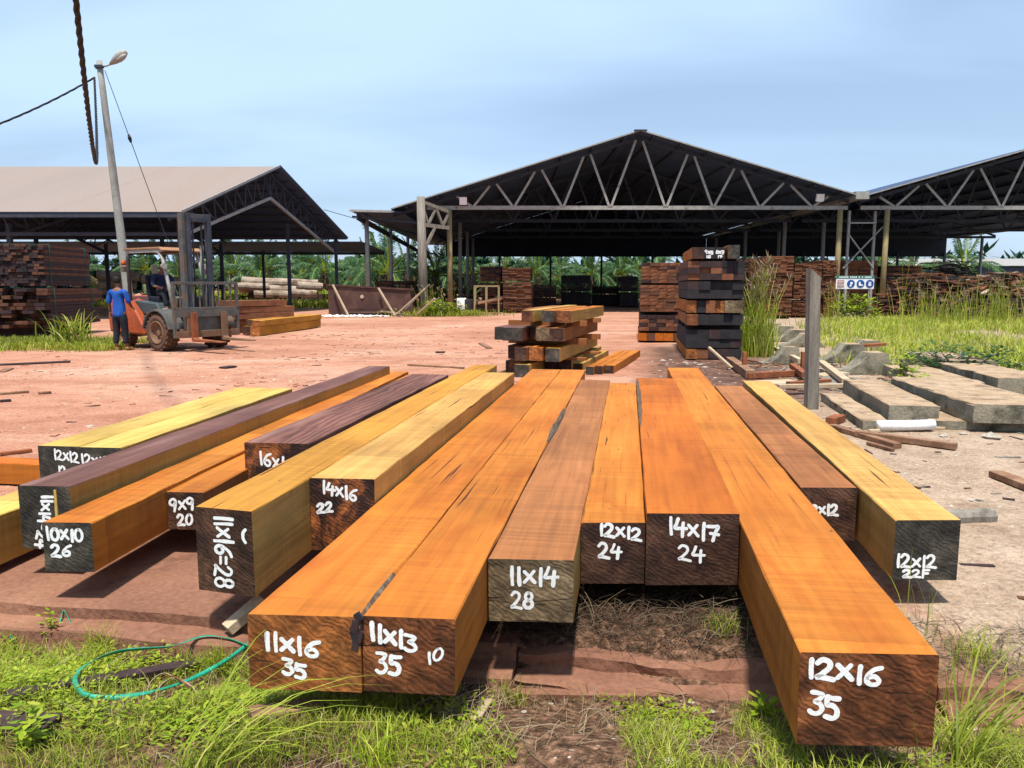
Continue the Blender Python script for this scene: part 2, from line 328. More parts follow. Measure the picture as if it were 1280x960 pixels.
# ---------------------------------------------------------------- ground
def ss(a, b, x): t = max(0, min(1, (x-a)/(b-a))); return t*t*(3-2*t)
def gz(x, y):
    u, v = w2uv(x, y); N = noise.noise
    z = .03*N((x*.35, y*.35, 3)) + .016*N((x*1.3, y*1.3, 1)) + .007*N((x*4, y*4, 5))
    near = 1-ss(9, 16, y)
    if near > 0:
        z *= 1-.75*near*ss(3.2, 3.6, u)
        z += .008*near*N((x*9, y*9, 2))
        lo = -.15 + .19*ss(3.1, 2.35, u) + .025*N((x*1.7, y*1.7, 8)) + .014*N((x*6, y*6, 4))
        bank = -.022 if v < -1.75 else -.022 + .055*ss(-1.75, -.9, v)*ss(3.36, 3.75, u + .1*N((x*3, y*3, 6)))
        if u < 6: z = lo + (z+bank-lo)*ss(3.24, 3.40, u)
    return z - .004
def spaced(a, b, st, outer, g):
    c = list(np.arange(a, b+1e-6, st)); s = st; x = b
    while x < outer[1]: s *= g; x += s; c.append(x)
    s = st; x = a
    while x > outer[0]: s *= g; x -= s; c.insert(0, x)
    return c
xs = spaced(-5.5, 5.5, .065, (-900, 900), 1.13); ys = spaced(1.4, 11, .065, (-60, 1500), 1.10)
verts = [(x, y, gz(x, y)) for y in ys for x in xs]; nx = len(xs)
faces = [(j*nx+i, j*nx+i+1, (j+1)*nx+i+1, (j+1)*nx+i) for j in range(len(ys)-1) for i in range(nx-1)]
gm, n, l, b = newmat('laterite_ground')
v = coords(n, l, (1, 1, 1), False)
big = tnoise(n, l, v, .22, 5, .6, .6); mid = tnoise(n, l, v, 2.2, 7, .65); fine = tnoise(n, l, v, 26, 5, .65); grit = tnoise(n, l, v, 90, 3, .6)
c = ramp(n, l, big, [(.28, (.32, .145, .09)), (.5, (.42, .21, .135)), (.72, (.48, .30, .21))])
c = mixc(n, l, ramp(n, l, mid, [(.48, 0.), (.72, .65)]), c, (.22, .085, .05))
str_ = n.new('ShaderNodeMapping'); str_.inputs['Scale'].default_value = (.16, .9, 1); str_.inputs['Rotation'].default_value = (0, 0, .12); l.new(v, str_.inputs[0])
rut = tnoise(n, l, str_.outputs[0], 1.0, 5, .6, .5)
c = mixc(n, l, ramp(n, l, rut, [(.50, 0.), (.66, .6)]), c, (.28, .12, .075))
c = mixc(n, l, ramp(n, l, rut, [(.30, .5), (.42, 0.)]), c, (.50, .35, .26))
# gravelly tan ground to the right of the beams
sp = n.new('ShaderNodeSeparateXYZ'); l.new(v, sp.inputs[0])
vv = n.new('ShaderNodeVectorMath'); vv.operation = 'DOT_PRODUCT'; vv.inputs[1].default_value = (math.cos(BY), -math.sin(BY), 0); l.new(v, vv.inputs[0])
uu = n.new('ShaderNodeVectorMath'); uu.operation = 'DOT_PRODUCT'; uu.inputs[1].default_value = (math.sin(BY), math.cos(BY), 0); l.new(v, uu.inputs[0])
def madd(a, k, c0):
    q = n.new('ShaderNodeMath'); q.operation = 'MULTIPLY_ADD'; q.inputs[1].default_value = k; l.new(a, q.inputs[0])
    if isinstance(c0, (int, float)): q.inputs[2].default_value = c0
    else: l.new(c0, q.inputs[2])
    return q.outputs[0]
tanc = ramp(n, l, mid, [(.3, (.23, .155, .105)), (.5, (.33, .24, .17)), (.72, (.42, .32, .235))])
c = mixc(n, l, ramp(n, l, madd(mid, 1.6, vv.outputs['Value']), [(.0, 0.), (1., 1.)]) if 0 else ramp(n, l, madd(vv.outputs['Value'], .5, madd(mid, .8, -.85)), [(.0, 0.), (.35, 1.)]), c, tanc)
soil = ramp(n, l, fine, [(.3, (.035, .02, .012)), (.5, (.11, .06, .036)), (.7, (.26, .145, .09))])
def mul(a, b_):
    q = n.new('ShaderNodeMath'); q.operation = 'MULTIPLY'; l.new(a, q.inputs[0]); l.new(b_, q.inputs[1]); return q.outputs[0]
def step(a, k, c0, lo, hi): return ramp(n, l, madd(a, k, madd(mid, .5, c0-.25)), [(lo, 0.), (hi, 1.)])
V_, U_ = vv.outputs['Value'], uu.outputs['Value']
bank = mul(mul(step(V_, .5, 1.2, .30, .55), step(V_, -.5, .95, .30, .5)), step(U_, -.5, 2.6, .4, .65))     # shade between the beams, painted in as darker earth
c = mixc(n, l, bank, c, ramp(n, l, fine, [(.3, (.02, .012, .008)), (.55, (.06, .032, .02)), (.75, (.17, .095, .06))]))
mudz = mul(mul(step(V_, .3, .35, .35, .6), step(V_, -.3, 1.35, .3, .6)), mul(step(U_, .2, -1.75, .3, .6), step(U_, -.2, 4.6, .3, .6)))   # trodden mud by the stacks
c = mixc(n, l, mudz, c, ramp(n, l, mid, [(.3, (.055, .03, .022)), (.55, (.13, .07, .05)), (.75, (.24, .15, .11))]))
c = mixc(n, l, ramp(n, l, madd(uu.outputs['Value'], 1., madd(mid, .6, -3.05)), [(.55, 1.), (.85, 0.)]), c, soil)
c = mixc(n, l, 1, c, ramp(n, l, fine, [(.25, .52), (.5, 1.), (.75, 1.26)]), 'MULTIPLY')
c = mixc(n, l, 1, c, ramp(n, l, grit, [(.3, .72), (.7, 1.2)]), 'MULTIPLY')
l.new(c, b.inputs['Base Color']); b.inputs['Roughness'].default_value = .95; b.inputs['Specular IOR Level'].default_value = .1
hm = madd(fine, .7, mid); bumpn(n, l, hm, b, .03, .8)
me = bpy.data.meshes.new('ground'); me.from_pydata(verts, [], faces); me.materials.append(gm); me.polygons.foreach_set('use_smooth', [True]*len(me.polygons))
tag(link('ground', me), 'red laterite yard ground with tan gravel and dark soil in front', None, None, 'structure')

# stepped edge of the old concrete slab, stained red
def slab_run(v0, v1, dz, seed, du=0, rough=.012, ua=4.9, wear=0.):
    prof = [(ua, .004), (3.75, .004), (3.345, .0), (3.33, -.012), (3.326, -.066), (3.315, -.072), (3.215, -.076), (3.205, -.09), (3.200, -.165), (3.19, -.30), (ua, -.30)]
    mb = MB(); N = max(6, int((v1-v0)/.05)); K = len(prof)
    for i in range(N+1):
        vv = v0 + (v1-v0)*i/N
        for k, (u, z) in enumerate(prof):
            nn = noise.noise((vv*2.2, k*.35, seed))*rough + noise.noise((vv*9, k*.9, seed+3))*rough*.55
            wr = wear*max(0, noise.noise((vv*1.6, seed*1.7, .4)))*(.12 if 2 <= k <= 5 else .04 if k <= 8 else 0)
            mb.v.append(tuple(uv2w(u + du + nn*(k in range(2, 9)) + wr, vv, z + dz + nn*.5*(k < 9) - wr*.5)))
    for i in range(N):
        for k in range(K):
            a = i*K+k; bb = i*K+(k+1) % K; mb.f.append((a, bb, bb+K, a+K)); mb.m.append(0)
    mb.f.append(tuple(range(K))); mb.f.append(tuple(N*K+k for k in reversed(range(K)))); mb.m += [0, 0]
    return mb
slab = tag(empty('concrete_slab', uv2w(3.4, 0)), 'red stained concrete slab with two low steps under the beams', None, None, 'structure')
def child(mb, name, mats, par, smooth=False, **k):
    o = mb.build(name, mats, par, smooth, **k); o.matrix_parent_inverse = Matrix.LocRotScale(par.location, par.rotation_euler, par.scale).inverted(); return o
child(slab_run(-7.5, -1.66, 0, 1), 'slab_edge', MAT['slab'], slab)
child(slab_run(-1.65, -.48, -.03, 5, -.03, .02), 'slab_edge', MAT['slab'], slab)
child(slab_run(-.47, 1.30, -.055, 9, -.05, .03, 3.7, 1.), 'slab_edge', MAT['slab'], slab)
child(slab_run(1.31, 5.2, -.05, 14, -.07, .03, 3.7, 1.), 'slab_edge', MAT['slab'], slab)

# ---------------------------------------------------------------- hand painted figures
def ell(cx, cy, rx, ry, a0=90, a1=450, k=14): return [(cx+rx*math.cos(R(a0+(a1-a0)*i/k)), cy+ry*math.sin(R(a0+(a1-a0)*i/k))) for i in range(k+1)]
GL = {'0': [ell(.3, .5, .26, .46)], '1': [[(.16, .98), (.15, .5), (.17, 0)]], '2': [[(.03, .78), (.2, .98), (.44, .9), (.46, .62), (.22, .26), (.02, .04), (.2, .06), (.62, .0)]],
 '3': [[(.05, .95), (.3, .97), (.52, .92), (.36, .68), (.2, .55), (.42, .5), (.54, .28), (.38, .05), (.14, .0), (.0, .08)]],
 '4': [[(.2, 1), (.12, .72), (.03, .44), (.3, .46), (.64, .5)], [(.47, .8), (.44, .4), (.42, 0)]], '5': [[(.1, .95), (.08, .58), (.3, .6), (.5, .46), (.5, .2), (.32, .02), (.0, .04)], [(.1, .94), (.34, .93), (.6, .97)]],
 '6': [[(.6, .92), (.34, .78), (.12, .46), (.08, .18), (.24, .02), (.46, .08), (.52, .28), (.36, .44), (.14, .34)]], '7': [[(.0, .88), (.3, .92), (.56, .96), (.42, .5), (.34, 0)], [(.18, .46), (.62, .44)]],
 '8': [ell(.3, .74, .2, .23), ell(.3, .25, .25, .25)], '9': [[(.5, .72), (.34, .5), (.12, .56), (.08, .82), (.3, .99), (.5, .86), (.5, .55), (.46, .28), (.42, 0)]],
 'X': [[(.05, .74), (.3, .45), (.55, .14)], [(.5, .8), (.28, .45), (.05, .12)]], '=': [[(.05, .66), (.42, .66)], [(.05, .34), (.42, .34)]], '-': [[(.05, .45), (.35, .47)]],
 'F': [[(.1, 1), (.1, .5), (.08, 0)], [(.1, .98), (.55, 1)], [(.1, .55), (.45, .56)]], '(': [[(.4, 1), (.12, .75), (.08, .35), (.3, .05)]], ' ': []}
WID = {'1': .34, 'X': .66, '-': .5, '=': .52, ' ': .4}
def smooth_pts(p, k=5):
    if len(p) < 3: p = [p[0], tuple((a+c)/2 for a, c in zip(*p)), p[1]]
    P = [p[0]]+list(p)+[p[-1]]; out = []
    for i in range(1, len(P)-2):
        p0, p1, p2, p3 = [np.array(q) for q in P[i-1:i+3]]
        for t in np.linspace(0, 1, k, endpoint=False):
            out.append(.5*((2*p1)+(p2-p0)*t+(2*p0-5*p1+4*p2-p3)*t*t+(3*p1-p0-3*p2+p3)*t**3))
    out.append(np.array(p[-1])); return out
def letters(mb, lines, wd, ht, skew, seed, thick):
    """lines: text, start, end (fractions of the end face), glyph height fraction, vertical"""
    rr = random.Random(seed); lay = 0
    for text, (x0, z0), (x1, z1), gh, vert, wt in lines:
        a = np.array((x0*wd, z0*ht)); e = np.array((x1*wd, z1*ht)); d = e-a; L = np.linalg.norm(d); d = d/L; H = gh*ht if not vert else gh*wd
        upv = np.array((0, 1.)) if not vert else np.array((1., 0))
        tot = sum(WID.get(ch, .72) for ch in text); k = L/tot; x = 0
        for ch in text:
            sl = rr.uniform(-.06, .06); sc = rr.uniform(.92, 1.08); oy = rr.uniform(-.04, .04)
            for st in GL[ch]:
                pts = [a + d*(x + px*k + (py*sl)*H) + upv*((py*sc+oy)*H) for px, py in smooth_pts(st)]
                hw = thick*wt*rr.uniform(.42, .54); lay += 1; off = -.0007-.00007*lay
                Lp, Rp = [], []
                for i, p in enumerate(pts):
                    t = pts[min(i+1, len(pts)-1)] - pts[max(i-1, 0)]; t = t/(np.linalg.norm(t)+1e-9); nn = np.array((-t[1], t[0])); q = hw*(1+.22*noise.noise((i*.22+lay*7.3, seed*.37, 0))+rr.uniform(-.04, .04))
                    Lp.append(p+nn*q); Rp.append(p-nn*q)
                bb = len(mb.v)
                for q in Lp+Rp: mb.v.append((q[0], skew*q[0]/wd + off, q[1]))
                N = len(pts)
                for i in range(N-1): mb.f.append((bb+i, bb+i+1, bb+N+i+1, bb+N+i)); mb.m.append(0)
                for i, sgn in ((0, -1), (N-1, 1)):
                    t = (pts[1]-pts[0]) if i == 0 else (pts[-1]-pts[-2]); t = t/(np.linalg.norm(t)+1e-9)*sgn; nn = np.array((-t[1], t[0])); c0 = len(mb.v)
                    for j in range(7):
                        an = math.pi*(j/6); q = pts[i] + (nn*math.cos(an) + t*math.sin(an))*hw*rr.uniform(.97, 1.03)
                        mb.v.append((q[0], skew*q[0]/wd + off, q[1]))
                    mb.f.append(tuple(range(c0, c0+7))); mb.m.append(0)
            x += WID.get(ch, .72)*k
ZB = .165
def beam_mesh(name, wd, ht, L, mats, skew=0, waneL=(), waneR=(), seg=None, seed=0, rear=0, chip=.004):
    rr = random.Random(seed); mb = MB(); S = seg or max(4, int(L/.22)); fm = []
    def wn(lst, y):
        c = chip*(1+.5*noise.noise((y*3, seed, 1)) + 3.2*max(0, noise.noise((y*5.3+9*len(lst), seed, 7))-.32))
        for a, e, dp in lst:
            if a < y < e:
                t = math.sin(math.pi*(y-a)/(e-a))**.6; c = max(c, dp*t*(.75+.45*noise.noise((y*2.3, seed, 2))+.2*noise.noise((y*9, seed, 3))))
        return max(.002, c)
    for i in range(S+1):
        y = L*i/S; j = lambda: rr.uniform(-.0022, .0022)
        cl, cr = wn(waneL, y), wn(waneR, y)
        for x, z in ((0, 0), (wd, 0), (wd, ht-cr*1.3), (wd-cr, ht), (cl, ht), (0, ht-cl*1.3)):
            yy = y + skew*x/wd*(1-i/S) + (rear*x/wd*(i/S))
            mb.v.append((x+j(), yy, z+j()))
    for i in range(S):
        y = L*(i+.5)/S
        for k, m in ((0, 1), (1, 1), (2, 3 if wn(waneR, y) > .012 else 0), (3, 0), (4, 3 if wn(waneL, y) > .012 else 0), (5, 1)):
            a = i*6+k; bb = i*6+(k+1) % 6; mb.f.append((a, bb, bb+6, a+6)); mb.m.append(m)
    mb.f.append(tuple(range(6))); mb.f.append(tuple(S*6+k for k in reversed(range(6)))); mb.m += [2, 2]
    return mb.mesh(name, [MAT[m] for m in mats]+[MAT['bark']])
def beam(label, u0, v0, u1, v1, h, L, mats, yaw=None, lines=(), group=None, waneL=(), waneR=(), face=None, name='squared_timber', z=ZB, thick=.0158, loc=None, seed=None, wd=None, cat='timber', chip=.004):
    h = h*.0254; ya = BY if yaw is None else R(yaw)
    if wd is None: wd = v1-v0
    seed = seed if seed is not None else int(abs(v0*1000)) % 997
    p = uv2w(u0, v0, z) if loc is None else Vector((loc[0], loc[1], z)); sk = (u1-u0)
    o = link(name, beam_mesh(name, wd, h, L, mats, sk, waneL, waneR, seed=seed, chip=chip), None, p, (0, 0, -ya))
    tag(o, label, cat, group)
    if lines:
        x0, yt, x1, yb = face; W, Hh = x1-x0, yb-yt; ll = []
        for t in lines:
            txt, sx_, sy, ex, ey, gh = t[:6]; vert = len(t) > 6 and t[6]; wt = t[7] if len(t) > 7 else 1
            ll.append((txt, ((sx_-x0)/W, (yb-sy)/Hh), ((ex-x0)/W, (yb-ey)/Hh), gh/(W if vert else Hh), vert, wt))
        for nm, sel in (('painted_lettering', [q for q in ll if q[5] == 1]), ('smudged_marks', [q for q in ll if q[5] != 1])):
            if sel: mb = MB(); letters(mb, sel, wd, h, sk, seed+5, thick); mb.build(nm, MAT['paint'], o, recalc=False)
    return o
GB = 'numbered square timbers laid side by side'
# the lettering sheets below are in units measured on each end face: face = left, top, right, bottom
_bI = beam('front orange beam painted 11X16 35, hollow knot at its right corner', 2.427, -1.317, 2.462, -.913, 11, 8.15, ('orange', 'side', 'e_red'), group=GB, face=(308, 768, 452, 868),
     lines=[('11X16', 328, 813, 402, 824, 24), ('35', 352, 846, 384, 853, 20)], waneR=[(0.02, .55, .026)])
o = _bI
mb = MB(); r5 = random.Random(2)
for k in range(26):
    c = Vector((.386+r5.gauss(0, .008), .0385+r5.uniform(-.003, .004), .225+r5.gauss(0, .028))); mb.box(c, (r5.uniform(.012, .03), .012, r5.uniform(.015, .05)), Matrix.Rotation(r5.uniform(-.6, .6), 3, 'Y'), r5.randrange(2))
mb.build('hollow_knot', [MAT['blackplank'], MAT['darkplank']], o)['kind'] = 'stuff'
beam('front orange beam painted 11X13 35 with smudged chalk marks', 2.472, -.908, 2.491, -.579, 11, 8.12, ('orange', 'side', 'e_rust'), group=GB, face=(452, 770, 568, 868),
     lines=[('11X13', 461, 799, 524, 815, 22), ('35', 469, 841, 502, 845, 25), ('10', 533, 830, 556, 818, 15, False, .6)], waneR=[(3.0, 4.9, .035)])
beam('brown topped beam with weathered pale end painted 11X14 28', 3.108, -.572, 3.143, -.209, 11, 6.35, ('brown', 'tan', 'e_grey'), group=GB, face=(609, 698, 717, 785),
     lines=[('11X14', 635, 733, 699, 735, 24), ('28', 638, 765, 668, 767, 22)], waneL=[(2.4, 4.2, .03)])
beam('narrow orange beam painted 12X12 24 left of the 14X17 beam', 3.590, -.204, 3.636, .099, 12, 5.40, ('orange', 'side', 'e_brown'), group=GB, face=(726, 653, 806, 738),
     lines=[('12X12', 748, 671, 803, 678, 17), ('24', 748, 701, 778, 704, 20)])
beam('wide orange beam painted 14X17 24 with bark left on its far edge', 3.613, .103, 3.680, .544, 14, 5.50, ('deep', 'deep', 'e_brown'), group=GB, face=(807, 642, 925, 740),
     lines=[('14X17', 835, 670, 901, 681, 22), ('24', 849, 705, 884, 710, 20)], waneL=[(2.2, 5.7, .05)])
beam('long orange beam painted 12X16 35 reaching nearest the camera at right', 2.369, .549, 2.413, .968, 12, 8.45, ('orange', 'side', 'e_rust'), group=GB, face=(995, 817, 1175, 938),
     lines=[('12X16', 1004, 848, 1106, 859, 25), ('35', 1010, 896, 1053, 905, 28)], thick=.0175)
beam('brown beam with half hidden 12 on its end, left of the 22F beam', 4.426, .984, 4.457, 1.292, 12, 4.5, ('brown', 'side', 'e_brown'), group=GB, face=(1000, 609, 1072, 690),
     lines=[('12X12', 1008, 650, 1050, 652, 15)])
beam('rightmost pale yellow beam painted 12X12 22F low on its end', 3.855, 1.305, 3.903, 1.615, 12, 5.6, ('palegold', 'tan', 'e_char'), yaw=9.3, group=GB, face=(1118, 650, 1200, 737),
     lines=[('12X12', 1121, 717, 1174, 719, 17), ('22F', 1131, 732, 1167, 733, 11)], thick=.0135)
beam('golden beam with sideways figures 11X16=28 on its tall end', 3.244, -1.998, 3.200, -1.690, 16, 6.6, ('gold', 'palegold', 'e_brown'), group=GB, face=(243, 633, 316, 744),
     lines=[('11X16=28', 269, 642, 264, 740, 24, True), ('(', 303, 675, 311, 675, 17)])
beam('pale golden beam with mottled end painted 14X16 22', 3.842, -1.686, 3.861, -1.332, 16, 5.15, ('palegold', 'palegold', 'e_mott'), group=GB, face=(386, 597, 467, 690),
     lines=[('14X16', 401, 616, 447, 626, 15), ('22', 394, 642, 415, 639, 12)])
beam('dark chocolate beam with figured top, 16 showing on its end', 4.668, -2.500, 4.683, -2.060, 16, 4.0, ('choc', 'choc', 'e_mott'), group=GB, face=(303, 553, 384, 628),
     lines=[('16X16', 322, 579, 366, 590, 17), ('12', 326, 606, 342, 609, 14)])
beam('small orange beam painted 9X9 20 beside the dark chocolate beam', 4.070, -2.69, 4.072, -2.45, 9, 6.0, ('orange', 'brown', 'e_brown'), yaw=5.9, group=GB, face=(204, 614, 254, 666),
     lines=[('9X9', 209, 641, 244, 638, 17), ('20', 219, 661, 240, 658, 15)], loc=(-2.055, 4.42))
beam('orange beam with charcoal end painted 10X10 26', 3.349, -2.895, 3.361, -2.64, 10, 6.9, ('orange', 'side', 'e_char'), yaw=5.6, group=GB, face=(52, 653, 112, 717),
     lines=[('10X10', 56, 676, 103, 677, 16), ('26', 61, 697, 87, 697, 15)], loc=(-2.365, 3.742))
o = beam('mauve topped beam with sideways 11X14-24 and a sapwood stripe', 3.629, -3.266, 3.641, -2.968, 14, 6.3, ('mauve', 'tan', 'e_char'), yaw=6.8, group=GB, face=(22, 607, 86, 686),
     lines=[('11X14-24', 51, 618, 37, 685, 13, True)], loc=(-2.690, 4.075))
MB().box((.215, .0055, .235), (.016, .006, .20), None, 0, .002).build('sapwood_stripe', MAT['yellow'], o)
beam('left of the pair of pale yellow beams painted 12X12 12', 4.807, -4.139, 4.8, -3.825, 12, 3.17, ('yellow', 'palegold', 'e_char'), yaw=5.5, group=GB, face=(47, 557, 97, 609),
     lines=[('12X12', 66, 573, 97, 577, 12), ('12', 70, 594, 81, 595, 12)], loc=(-3.378, 5.369), thick=.015)
beam('right of the pair of pale yellow beams, its 12X12 half hidden', 4.80, -3.815, 4.796, -3.5, 12, 3.17, ('yellow', 'palegold', 'e_char'), yaw=5.5, group=GB, face=(98, 559, 150, 612),
     lines=[('12X12', 100, 579, 136, 584, 12), ('12', 104, 598, 115, 600, 12)], loc=(-3.058, 5.318), thick=.015)
p0 = gr(0, 643, .335); beam('pale beam at the left edge with its end out of view', 0, 0, 0, 0, 11, 1.5, ('yellow', 'tan', 'e_char'), yaw=7.2, group=GB, wd=.29, loc=(p0.x-.40, p0.y-.9), seed=71, z=.055)
# bearers that carry the beams
def bearer(label, u, v0, v1, wd, ht, mats, z=None, yaw=0):
    z = -.012 if z is None else z; L = v1-v0
    o = link('timber_bearer', beam_mesh('timber_bearer', wd, ht, L, mats, seed=int(u*77)), None, uv2w(u, v1, z), (0, 0, -BY+math.pi/2+R(yaw)))
    return tag(o, label, 'timber bearer', 'cross timbers under the beams')
bearer('orange cross timber sticking out left of the pale yellow beams', 5.45, -5.6, 1.62, .2, ZB+.012-.002, ('deep', 'side', 'e_brown'))
bearer('dark cross timber under the far ends of the beams', 8.1, -3.9, 1.62, .16, ZB+.012-.002, ('brown', 'brown', 'e_brown'))

# ---------------------------------------------------------------- sheds
def corr_sheet(mb, a, b, c, d, th=.012, m=0):
    """roof sheet as a thin slab through four corners"""
    a, b, c, d = map(Vector, (a, b, c, d)); nrm = (b-a).cross(d-a).normalized()*th
    mb.add([a, b, c, d, a+nrm, b+nrm, c+nrm, d+nrm], [(0, 1, 2, 3), (7, 6, 5, 4), (0, 4, 5, 1), (1, 5, 6, 2), (2, 6, 7, 3), (3, 7, 4, 0)], m)
def truss(X0, X1, Y, zc, xp, zL, zp, zR, nb, par, mat, t=.13, xl=None, xr=None):
    """bottom chord X0..X1 at zc, rafters (xl,zL)-(xp,zp)-(xr,zR), V webs over the nodes nb"""
    def top(x): return zL + (zp-zL)*(x-xl)/(xp-xl) if x < xp else zp + (zR-zp)*(x-xp)/(xr-xp)
    mb = MB(); mb.bar((X0, Y, zc), (X1, Y, zc), .10, .22).bar((xl, Y, zL-.25), (xp, Y, zp-.25), .10, .16, 1).bar((xp, Y, zp-.25), (xr, Y, zR-.25), .10, .16, 1)
    for i, b in enumerate(nb):
        p = nb[i-1] if i else b-2.2; q = nb[i+1] if i < len(nb)-1 else b+2.2
        for e, k in ((p, -.16), (q, .16)):
            x = (b+e)/2 - k*1.2; zt = top(x)-.3
            if zt > zc+.25: mb.bar((b+(.06 if k > 0 else -.06), Y-.06, zc+.08), (x, Y-.06, zt), .13, .05, up=(0, 1, 0))
    return mb.build('roof_truss', [mat, MAT['darksteel']], par)
def S(px, Y): return (px-640)/960*Y*1.0          # lateral metres of a bearing at distance Y (level sight)
YF, YB = 45.0, 80.0
def gable_shed(label, xl, zL, xp, zp, xr, zR, posts, chord, nb, apron=True, group='open timber sheds', ax=None):
    sh = tag(empty('open_shed', (xp, YF, 0)), label, 'shed', group)
    def kid(mb, nm, mt, **k): return child(mb, nm, MAT[mt], sh, **k)
    yo = YF-1.0
    for a, za, b_, zb in ((xl, zL, xp, zp), (xp, zp, xr, zR)):
        for k in range(5):                        # roofing runs, each lapping the next
            y0 = yo+(YB-yo)*k/5; y1 = yo+(YB-yo)*(k+1)/5+.15; dz = .004*k
            mb = MB(); corr_sheet(mb, (a, y0, za+dz), (b_, y0, zb+dz), (b_, y1, zb+dz), (a, y1, za+dz), .03); kid(mb, 'roof_sheet', 'roofdark')
        # pale verge flashing along the gable edge
        mb = MB(); mb.bar((a, yo-.03, za+.03), (b_, yo-.03, zb+.03), .05, .07); kid(mb, 'verge_flashing', 'steel')
        for k in range(8):
            t = (k+.5)/8; x, z = a+(b_-a)*t, za+(zb-za)*t-.09
            mb = MB(); mb.bar((x, yo+.06, z), (x, YB, z), .08, .14); kid(mb, 'purlin', 'darksteel')
    mb = MB(); mb.bar((xp-.35, yo-.02, zp+.02), (xp+.35, yo-.02, zp+.02), .3, .05); kid(mb, 'ridge_cap', 'darksteel')
    for i, Y in enumerate((YF, YF+9, YF+18, YF+27)):
        o = truss(chord[0], chord[1], Y, chord[2], xp, zL, zp, zR, nb, None, MAT['steel'] if i == 0 else MAT['darksteel'], xl=xl, xr=xr)
        o.parent = sh; o.matrix_parent_inverse = Matrix.Translation(sh.location).inverted()
        for px in posts:
            mb = MB(); mb.tube([(px, Y, -.1), (px, Y, chord[2]-.1)], .15 if i == 0 else .13, 10); kid(mb, 'post', 'postyel' if i == 0 else 'steel', smooth=True)
    if apron:
        xr = ax or xr
        mb = MB(); mb.add([(xl, YB, zL), (xp, YB, zp), (xr, YB, zR), (xr, YB, 4.55), (xl, YB, 4.55)], [(0, 1, 2, 3, 4)]); mb.add([(xl, YB+.04, zL), (xp, YB+.04, zp), (xr, YB+.04, zR), (xr, YB+.04, 4.55), (xl, YB+.04, 4.55)], [(0, 1, 2, 3, 4)])
        kid(mb, 'rear_cladding', 'cladding')
        for px in np.linspace(xl+.3, xr-.3, 6):
            mb = MB(); mb.bar((px, YB-.3, -.1), (px, YB-.3, 5), .2); kid(mb, 'post', 'darksteel')
    return sh
nodes = [S(p, YF) for p in (592, 642, 702, 760, 828, 886, 943, 1007)]
centre = gable_shed('large central shed with white zigzag truss under a dark gable roof', -6.8, 5.84, 7.12, 10.11, 19.3, 6.62, (-3.6, 18.85), (-4.9, 19.25, 6.03), nodes, ax=19.93)
def kidc(mb, nm, mt, par=centre, **k): return child(mb, nm, MAT[mt], par, **k)
for px, py in ((579, 251), (1025, 247)):
    p = at(px, py, YF-.3); kidc(MB().box(p, (.42, .16, .42), Matrix.Rotation(.3, 3, 'X')), 'floodlight', 'lens')
# low aisle roof on the left of the central shed
aisle = tag(empty('lean_to_roof', (-8, 47, 0)), 'low side roof on thin posts left of the central shed', 'shed roof')
mb = MB(); corr_sheet(mb, (-9.1, 44.2, 5.75), (-6.2, 44.2, 5.70), (-6.2, 80, 5.70), (-9.1, 80, 5.75), .03); kidc(mb, 'roof_sheet', 'roofdark', aisle)
mb = MB(); mb.bar((-9.15, 44.15, 5.79), (-6.7, 44.15, 5.74), .05, .12); kidc(mb, 'verge_flashing', 'steel', aisle)
mb = MB(); mb.bar((-9.1, 44.6, 5.5), (-4.0, 44.6, 5.0), .08, .1); kidc(mb, 'tie_beam', 'darksteel', aisle)
for Y in (46, 55, 64, 73):
    mb = MB(); mb.tube([(-8.55, Y, -.1), (-8.55, Y, 5.65)], .13, 10); kidc(mb, 'post', 'steel', aisle, smooth=True)
    mb = MB(); mb.bar((-8.55, Y, 4.9), (-9.05, Y, 5.6), .07); kidc(mb, 'brace', 'steel', aisle)
mb = MB(); mb.bar((-8.75, 44.3, 5.45), (-8.4, 80, 4.4), .10, .32); kidc(mb, 'eave_gutter', 'darksteel', aisle)

right = gable_shed('right hand shed with zigzag truss, its gable cut by the photo edge', 19.95, 6.62, 32.3, 10.12, 44.6, 6.4, (21.55, 43.4), (20.0, 44.6, 6.03), [S(p, YF) for p in (1108, 1172, 1238, 1300, 1362, 1425, 1490)])
mb = MB(); mb.box((19.62, YF-.8, 6.62), (.75, .5, .42)); mb.bar((19.62, YF-.5, 6.55), (19.62, YB, 6.5), .62, .2); kidc(mb, 'valley_gutter', 'steel', right)
tower = tag(empty('braced_steel_tower', (20.2, YF, 0)), 'thin cross braced steel frame between the two sheds', 'steel frame')
for x in (19.55, 21.05):
    kidc(MB().bar((x, YF+.4, -.1), (x, YF+.4, 5.9), .13), 'upright', 'steel', tower)
kidc(MB().bar((19.5, YF+.3, 5.2), (21.1, YF+.3, 5.2), .08), 'brace', 'steel', tower)
kidc(MB().bar((19.5, YF+.32, 4.6), (21.1, YF+.32, 2.6), .07), 'brace', 'steel', tower)
kidc(MB().bar((19.3, YF+.28, 2.6), (21.5, YF+.28, 5.0), .07), 'brace', 'steel', tower)

